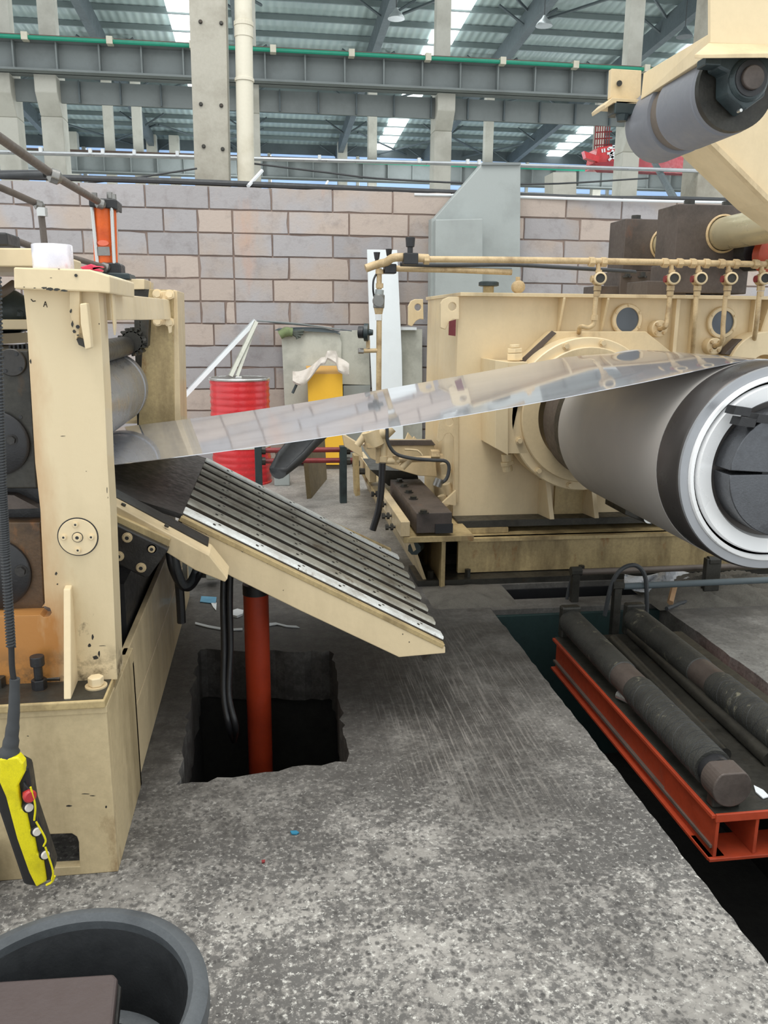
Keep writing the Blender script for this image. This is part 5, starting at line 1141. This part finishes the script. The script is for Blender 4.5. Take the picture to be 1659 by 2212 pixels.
# bearing chocks inside window
CY = 2.33
G().slab([(-300, 757), (61, 757), (66, 800), (80, 1055), (-300, 1055)], CY, .5).o('upper_chock', GREASE, t, bevel=.004)
G().slab([(-300, 1128), (88, 1128), (97, 1322), (-300, 1329)], CY, .5).o('lower_chock', surf('oily_brown_steel', (96, 74, 52), (40, 34, 28), .7, 5, .4, .2, fine=.4, rust=(140, 92, 48), rustamt=.4), t, bevel=.004)
G().slab([(-300, 1055), (84, 1055), (88, 1128), (-300, 1128)], CY+.06, .4).o('chock_spacer', BLACK, t)
G().slab([(-300, 1052), (30, 1070), (84, 1098), (-300, 1110)], CY+.02, .1).o('spacer_bar', DBLOCK, t)
q = P(27, 783, Y=CY); G().lathe((q.x, CY, q.z), (0, -1, 0), [(0, .036), (.008, .036), (.01, .034)], n=32).o('small_cover', PLATED, t, smooth=True)
bolts(t, [(q.x+.027*math.sin(a), CY-.01, q.z+.027*math.cos(a)) for a in (0.6, 2.2, 3.8, 5.3)], (0, -1, 0), .004, .003, BLACK, 'cover_screw')
q = P(-8, 957, Y=CY); G().lathe((q.x, CY, q.z), (0, -1, 0), [(0, .088), (.012, .088), (.018, .08)], n=48).o('upper_bearing_cover', BLACK, t, smooth=True)
bolts(t, [P(26, 950, Y=CY-.018)], (0, -1, 0), .011, .012, PLATED, 'bearing_bolt')
q = P(-12, 1238, Y=CY); G().lathe((q.x, CY, q.z), (0, -1, 0), [(0, .1), (.012, .1), (.018, .092)], n=48).o('lower_bearing_cover', BLACK, t, smooth=True)
bolts(t, [P(46, 1233, Y=CY-.018)], (0, -1, 0), .013, .012, PLATED, 'bearing_bolt')
G().cyl(P(44, 901, Y=CY), P(44, 901, Y=CY-.003), .005, n=8).o('tapped_hole', BLACK, t)
# rack gear at window top and cross beams behind
g = G()
for k in range(5): g.box(P(30+k*9, 748, Y=2.5).x, P(34+k*9, 748, Y=2.5).x, 2.45, 2.55, P(30, 757, Y=2.5).z, P(30, 742+abs(k-3), Y=2.5).z)
g.o('gear_teeth', BLACK, t)
G().slab([(-300, 735), (62, 718), (62, 740), (-300, 760)], 2.75, .1).o('sloped_bar', CREAM, t)
G().slab([(-300, 690), (60, 690), (60, 712), (-300, 714)], 2.6, .3).o('inner_top_beam', CREAM2, t, bevel=.003)
G().slab([(-200, 714), (26, 714), (26, 740), (-200, 740)], 2.9, .05).o('inner_panel', CREAMD, t)
G().slab([(-300, 533), (82, 536), (92, 540), (90, 576), (-300, 576)], 2.5, .5).o('left_top_block', CREAM2, t, bevel=.004)
# rear stand
RYp = 4.2
G().slab([(322, 625), (374, 626), (378, 905), (380, 1100), (296, 1100), (300, 905), (308, 745)], RYp, .02).o('rear_post', CREAMD, t, bevel=.002)
G().slab([(374, 626), (383, 628), (390, 905), (394, 1100), (378, 1100), (377, 905)], RYp-.0, .35).o('rear_post_edge', CREAM, t, bevel=.003)
G().slab([(288, 625), (325, 625), (314, 745), (312, 905), (300, 1080), (296, 905)], RYp+.12, .2).o('rear_post_inner', GREASE, t)
a, b, c_, d = P(238, 633, Y=2.4), P(242, 692, Y=2.4), P(370, 690, Y=RYp-.01), P(366, 647, Y=RYp-.01)
G().hexa([a, b, c_, d], [v-Vector((.03, 0, 0)) for v in (a, b, c_, d)]).o('tie_beam', CREAM2, t, bevel=.003)
G().slab([(334, 628), (375, 628), (375, 644), (355, 648), (334, 640)], RYp-.05, .05).o('tie_bracket', CREAM2, t, bevel=.003); G().slab([(334, 688), (375, 688), (375, 702), (334, 702)], RYp-.05, .05).o('tie_bracket', CREAM, t, bevel=.003)
bolts(t, [P(x, y, Y=RYp-.05) for x, y in ((340, 635), (366, 636), (341, 694), (366, 696))], (0, -1, 0), .017, .02, CREAM2, 'tie_bolt')
G().slab([(362, 703), (371, 704), (370, 718), (365, 720)], RYp-.06, .03).o('tie_fin', CREAM2, t)
G().slab([(235, 602), (312, 603), (312, 625), (235, 626)], 4.3, .25).o('rear_top_plate', CREAM2, t, bevel=.003)
G().slab([(312, 606), (326, 610), (326, 626), (312, 626)], 4.5, .1).o('rear_top_step', CREAM2, t)
# rack and pinion on rear post
G().slab([(303, 690), (322, 690), (319, 748), (303, 746)], RYp-.08, .1).o('gear_rack', GREASE, t, bevel=.003)
g = G()
for k in range(7): a = P(303, 692+k*7.5, Y=RYp-.06); g.box(a.x-.012, a.x, RYp-.08, RYp, a.z-.013, a.z-.003)
g.o('rack_teeth', GREASE, t); q = P(310, 733, Y=RYp-.085); G().cyl(q, q+Vector((0, .02, 0)), .012, n=12).o('rack_bolt', STEEL, t)
pc = P(288, 738, Y=RYp-.05)
g = G(); g.cyl((pc.x, RYp-.1, pc.z), (pc.x, RYp, pc.z), .05, n=24)
for k in range(16):
    a = k*math.pi/8; u = Vector((math.cos(a), 0, math.sin(a))); w = Vector((-u.z, 0, u.x)); o_ = Vector((pc.x, RYp-.1, pc.z))+u*.045; g.prism([o_-w*.007, o_+u*.022-w*.004, o_+u*.022+w*.004, o_+w*.007], (0, .1, 0))
g.o('pinion', GREASE, t)
G().cyl((pc.x+.0, 2.5, pc.z-.02), (pc.x-.03, RYp-.1, pc.z-.02), .045, n=24).o('cross_shaft', PLATED, t, smooth=True)
# rolls
xr = P(248, 838, Y=4.1); RR = .172
G().lathe((xr.x-.02, 2.4, xr.z), (0, 1, 0), [(0, .1), (0, RR), (1.60, RR), (1.605, RR-.006), (1.64, RR-.006), (1.645, RR), (1.72, RR), (1.72, .1)], n=64).o('pinch_roll', ROLLM, t, smooth=True)
G().slab([(268, 862), (302, 850), (303, 915), (262, 915)], RYp+.35, .05).o('rear_inner_panel', CREAM2, t)
p = P(285, 888, Y=RYp+.25); G().cyl(p, p+Vector((.0, .06, 0)), .05, n=20).o('rear_boss', CREAM, t)
G().box(-1.5, -.62, 3.0, 4.15, .7, .98).o('lower_roll_housing', GREASE, t)
# --------- orange cylinder on top
t = thing('air_cylinder', 'bright orange tie rod cylinder with black end blocks on the straightener', 'cylinder', P(230, 600, Y=4.35))
OY = 4.35
oc = P(222, 510, Y=OY)
a, b = P(219, 452, Y=OY), P(226, 568, Y=OY)
G().cyl(P(225, 452, Y=OY), P(229, 569, Y=OY), .056, n=32).o('barrel', ORANGE, t, smooth=True)
G().slab([(191, 427), (246, 429), (253, 432), (253, 454), (246, 451), (192, 446)], OY-.07, .14).o('top_block', BLACK, t, bevel=.006)
G().slab([(221, 567), (253, 567), (260, 571), (262, 600), (221, 600)], OY-.07, .14).o('bottom_block', BLACK, t, bevel=.006)
G().slab([(232, 588), (278, 590), (282, 604), (230, 604)], OY-.09, .2).o('mounting_flange', DGREEN, t, bevel=.006)
for x0_, x1_, Y in ((199, 212, OY-.05), (241, 247, OY-.06), (249, 253, OY+.04)): G().cyl(P(x0_, 448, Y=Y), P(x1_ if x0_ > 210 else 211, 570, Y=Y), .0095, n=10).o('tie_rod', CHROME, t, smooth=True)
for x, y in ((204, 425), (237, 424), (245, 428)): q = P(x, y, Y=OY); G().cyl(q-Vector((0, 0, .01)), q+Vector((0, 0, .018)), .014, n=6).o('tie_nut', STEEL, t)
lb = surf('label_pink', (236, 120, 92), (200, 90, 60), .2, 20, .5)
o_ = P(223, 525, Y=OY-.058)
g = G(); V = [(o_.x+.028*math.cos(a*.2618), OY-.0585-.000, o_.z+.014*math.sin(a*.2618)) for a in range(24)]
g.prism([(o_.x+.026*math.cos(a*.2618), OY-.062, o_.z+.013*math.sin(a*.2618)) for a in range(24)], (0, .012, 0)); g.o('oval_label', lb, t)
G().slab([(211, 533), (236, 533), (238, 552), (212, 552)], OY-.062, .012).o('name_plate', STEEL, t)
# pipes left of it
t = thing('air_tubing', 'brown steel tubes with elbows running from the left edge to the orange cylinder', 'tubing', P(100, 380, Y=3.9))
for pts, r in ((((-40, 270, 3.0), (110, 375, 3.6), (213, 436, 4.27)), .017), (((-40, 388, 3.3), (82, 441, 3.6), (88, 455, 3.6), (97, 536, 3.6)), .013), (((20, 514, 3.3), (90, 540, 3.5), (175, 562, 3.9), (224, 577, 4.25)), .013), (((-60, 381, 3.7), (96, 377, 3.6)), .012), (((-60, 374, 3.75), (96, 372, 3.65)), .010)):
    G().tube([P(x, y, Y=Y) for x, y, Y in pts], r, n=10, sm=0 if r > .015 or len(pts) < 3 else 2).o('tube', TUBEB if len(pts) > 2 else CABLE, t, smooth=True)
for x, y, Y, r in ((118, 376, 3.58, .028), (217, 437, 4.26, .024), (84, 440, 3.58, .019), (227, 574, 4.26, .022)):
    q = P(x, y, Y=Y); G().lathe(q-Vector((r, 0, 0)), (1, .4, -.3), [(0, r*.5), (r*.5, r), (r*1.5, r), (r*2, r*.5)], n=12).o('fitting', STEEL, t, smooth=True)
q = P(91, 458, Y=3.58); G().cyl(q-Vector((0, 0, .016)), q+Vector((0, 0, .016)), .02, n=6).o('bright_nut', CHROME, t)
p = P(5, 520, Y=3.0); G().box(p.x-.2, p.x+.03, 2.95, 3.1, p.z-.02, p.z+.022).o('black_valve', BLACK, cat='valve', label='small black valve block at the left edge above the cream block', bevel=.006)
t = thing('gear_motor', 'dark green grey gear motor behind the straightener post at the left edge', 'motor', P(20, 670, Y=2.9))
G().lathe(P(-40, 668, Y=2.85), (1, .1, -.1), [(0, .07), (.1, .07), (.13, .055), (.16, .05)], n=24).o('motor_body', DGREEN, t, smooth=True)
G().slab([(-60, 660), (20, 655), (50, 672), (52, 690), (-60, 690)], 2.8, .15).o('gear_case', DGREEN, t, bevel=.01)
G().tube([P(-30, 650, Y=2.7), P(5, 632, Y=2.7), P(30, 614, Y=2.75)], .014, n=10).o('tube', TUBEB, t, smooth=True); G().tube([P(-10, 640, Y=2.9), P(20, 650, Y=2.9), P(55, 652, Y=2.9)], .012, n=8).o('tube', DUCT, t, smooth=True)
# tape roll and red clip
q = P(131, 581, Y=2.36); zc = P(131, 579, Y=2.22).z+.0
FILM = surf('silver_film', (236, 232, 238), (196, 190, 200), .35, 14, .22, .25, fine=.03, bump=0)
t = thing('film_roll', 'roll of shiny silver film lying on the straightener cap plate', 'roll', (q.x, 2.30, zc))
G().lathe((q.x, 2.285, zc), (0, 0, 1), [(0, .03), (0, .049), (.002, .0495), (.058, .0495), (.06, .048), (.06, .03)], n=48, close=True).o('film', FILM, t, smooth=True)
G().lathe((q.x, 2.285, zc), (0, 0, 1), [(0.001, .026), (0.001, .031), (.058, .031), (.058, .026)], n=32, close=True).o('core', GREYB, t, smooth=True)
t = thing('red_marker', 'red plastic clip lying beside the silver film roll', 'clip', P(198, 580, Y=2.27))
PK = surf('pink_red', (214, 52, 84), (160, 30, 60), .2, 20, .4)
G().slab([(172, 577), (196, 570), (206, 573), (206, 583), (180, 583)], 2.245, .02).o('clip_body', PK, t, bevel=.003)
G().slab([(200, 574), (222, 575), (223, 578), (208, 579), (222, 583), (220, 587), (200, 584)], 2.24, .02).o('clip_jaw', PK, t, bevel=.002)
# ================================================================ PENDANT
DY = 1.93
t = thing('pendant_controller', 'yellow and black crane pendant with push buttons hanging before the base', 'controller', P(60, 1780, Y=DY))
def sl(px, Y, tt, name, mat, bev=.003): return G().slab(px, Y, tt).o(name, mat, t, bevel=bev)
sl([(-8, 1655), (20, 1640), (60, 1660), (72, 1740), (115, 1870), (112, 1895), (84, 1918), (50, 1912), (-8, 1740)], DY+.012, .05, 'rear_shell', BLACK, .008)
sl([(-2, 1640), (38, 1636), (50, 1650), (52, 1672), (38, 1700), (46, 1748), (56, 1752), (64, 1792), (72, 1800), (80, 1844), (92, 1850), (100, 1905), (78, 1917), (62, 1885), (36, 1812), (12, 1722), (-2, 1690)], DY-.004, .03, 'front_shell', PYEL, .004)
sl([(50, 1690), (72, 1720), (80, 1780), (108, 1850), (112, 1900), (96, 1905), (84, 1850), (60, 1770), (48, 1730)], DY+.004, .02, 'button_panel', BLACK)
for pts in (((66, 1700), (76, 1740), (74, 1772)), ((78, 1775), (98, 1812), (94, 1828)), ((98, 1830), (114, 1880), (112, 1900))):
    G().tube([P(x, y, Y=DY-.012) for x, y in pts], .0025, n=8).o('button_guard', PYEL, t, smooth=True)
G().tube([P(100, 1912, Y=DY-.01), P(112, 1905, Y=DY-.01), P(118, 1892, Y=DY-.01)], .003, n=8).o('lower_hook', PYEL, t, smooth=True)
RB_ = surf('button_red', (186, 50, 54), (130, 30, 34), .3, 20, .4); WB_ = surf('button_white', (222, 216, 210), (180, 174, 168), .3, 20, .4)
bd = Vector((.55, -.8, .1)).normalized()
q = P(60, 1716, Y=DY-.0); G().lathe(q, bd, [(-.012, .009), (.004, .010), (.006, .015), (.016, .016), (.021, .012)], n=24).o('stop_button', RB_, t, smooth=True)
for x, y in ((62, 1744), (79, 1796), (97, 1846)):
    q = P(x, y, Y=DY); G().lathe(q, bd, [(-.014, .010), (.004, .0105), (.007, .009)], n=20).o('push_button', WB_, t, smooth=True)
    G().lathe(q, bd, [(-.016, .014), (-.0, .0138), (.001, .011)], n=20).o('button_collar', BLACK, t, smooth=True)
G().tube([P(18, 1640, Y=DY+.02), P(24, 1600, Y=DY+.02), P(30, 1540, Y=DY+.02), P(32, 1466, Y=DY+.02)], [.024, .019, .016, .014, .013, .012], n=14).o('cable_boot', CABLE, t, smooth=True)
G().tube([P(30, 1470, Y=DY+.02), P(26, 1440, Y=DY+.02), P(24, 1380, Y=DY+.02)], .007, n=10).o('cable', BLACK, t, smooth=True)
cc = [P(24, 1398, Y=DY+.02), P(12, 1200, Y=DY+.02), P(4, 1050, Y=DY+.02), P(-2, 860, Y=DY+.02), P(-8, 600, Y=DY+.02)]
g = G(); pts = []; tot = 118*7
for i in range(tot+1):
    f = i/tot*(len(cc)-1); k = min(int(f), len(cc)-2); c = cc[k].lerp(cc[k+1], f-k); a = 2*math.pi*i/7; pts.append(c+Vector((math.cos(a)*.0095, math.sin(a)*.0095, 0)))
g.tube(pts, .0026, n=5, sm=0); g.o('coiled_cable', CABLE, t, smooth=True)
G().tube(cc, .0085, n=10).o('cable_core', BLACK, t, smooth=True)
# ================================================================ TUB with board
ZR = .33
a = P(450, 2150, Z=ZR); b = P(230, 1957, Z=ZR); Rt = .262; c = Vector((P(446, 2160, Z=ZR).x-Rt, b.y-Rt, 0))
t = thing('rubber_tub', 'large round black rubber tub with thick grey rim in the near left corner', 'tub', c)
G().lathe(c, (0, 0, 1), [(0.002, .10), (.002, Rt-.04), (.03, Rt-.015), (ZR-.04, Rt), (ZR-.012, Rt), (ZR, Rt-.012), (ZR, Rt-.030), (ZR-.015, Rt-.035), (.08, Rt-.06), (.05, Rt-.1), (.05, .10)], n=72, close=True).o('tub_wall', RUB, t, smooth=True)
G().lathe(c, (0, 0, 1), [(ZR-.035, Rt-.002), (ZR-.035, Rt+.004), (ZR-.004, Rt+.002), (ZR+.006, Rt-.012), (ZR+.006, Rt-.026), (ZR-.006, Rt-.036), (ZR-.03, Rt-.036)], n=72, close=True).o('rim', RUBG, t, smooth=True)
G().lathe(c, (0, 0, 1), [(.01, .01), (.01, Rt-.09), (.05, Rt-.09)], n=48).o('tub_floor', RUB, t)
G().lathe(c+Vector((.02, -.03, 0)), (0, 0, 1), [(.12, Rt-.068), (.16, Rt-.066), (.165, Rt-.08), (.16, Rt-.098), (.12, Rt-.098)], n=72, close=True).o('inner_ring', RUBG, t, smooth=True)
bz = .30
b1 = [P(x, y, Z=bz) for x, y in ((-60, 2122), (246, 2102), (254, 2112), (232, 2330), (-60, 2330))]
for k, nm in enumerate(('top_ply', 'middle_ply', 'lower_ply')):
    pass
t = thing('brown_sheet', 'dark brown panel with rounded edge resting in the rubber tub', 'panel', b1[0])
G().prism(b1, (0, 0, -.022)).o('panel_sheet', BOARD, t, bevel=.006)
G().prism([v+Vector((.006, 0, -.02)) for v in b1], (0, 0, -.02)).o('panel_backing', PLATED, t, bevel=.004)
t = thing('black_container', 'dark rounded edge of another black tub at the left photo edge', 'tub', P(-30, 1900, Z=0))
q = P(-28, 1945, Z=0.0); G().lathe((q.x-.08, q.y, 0), (0, 0, 1), [(0, .08), (0, .09), (.1, .1), (.14, .1), (.14, .08)], n=32, close=True).o('tub_wall', RUB, t, smooth=True)
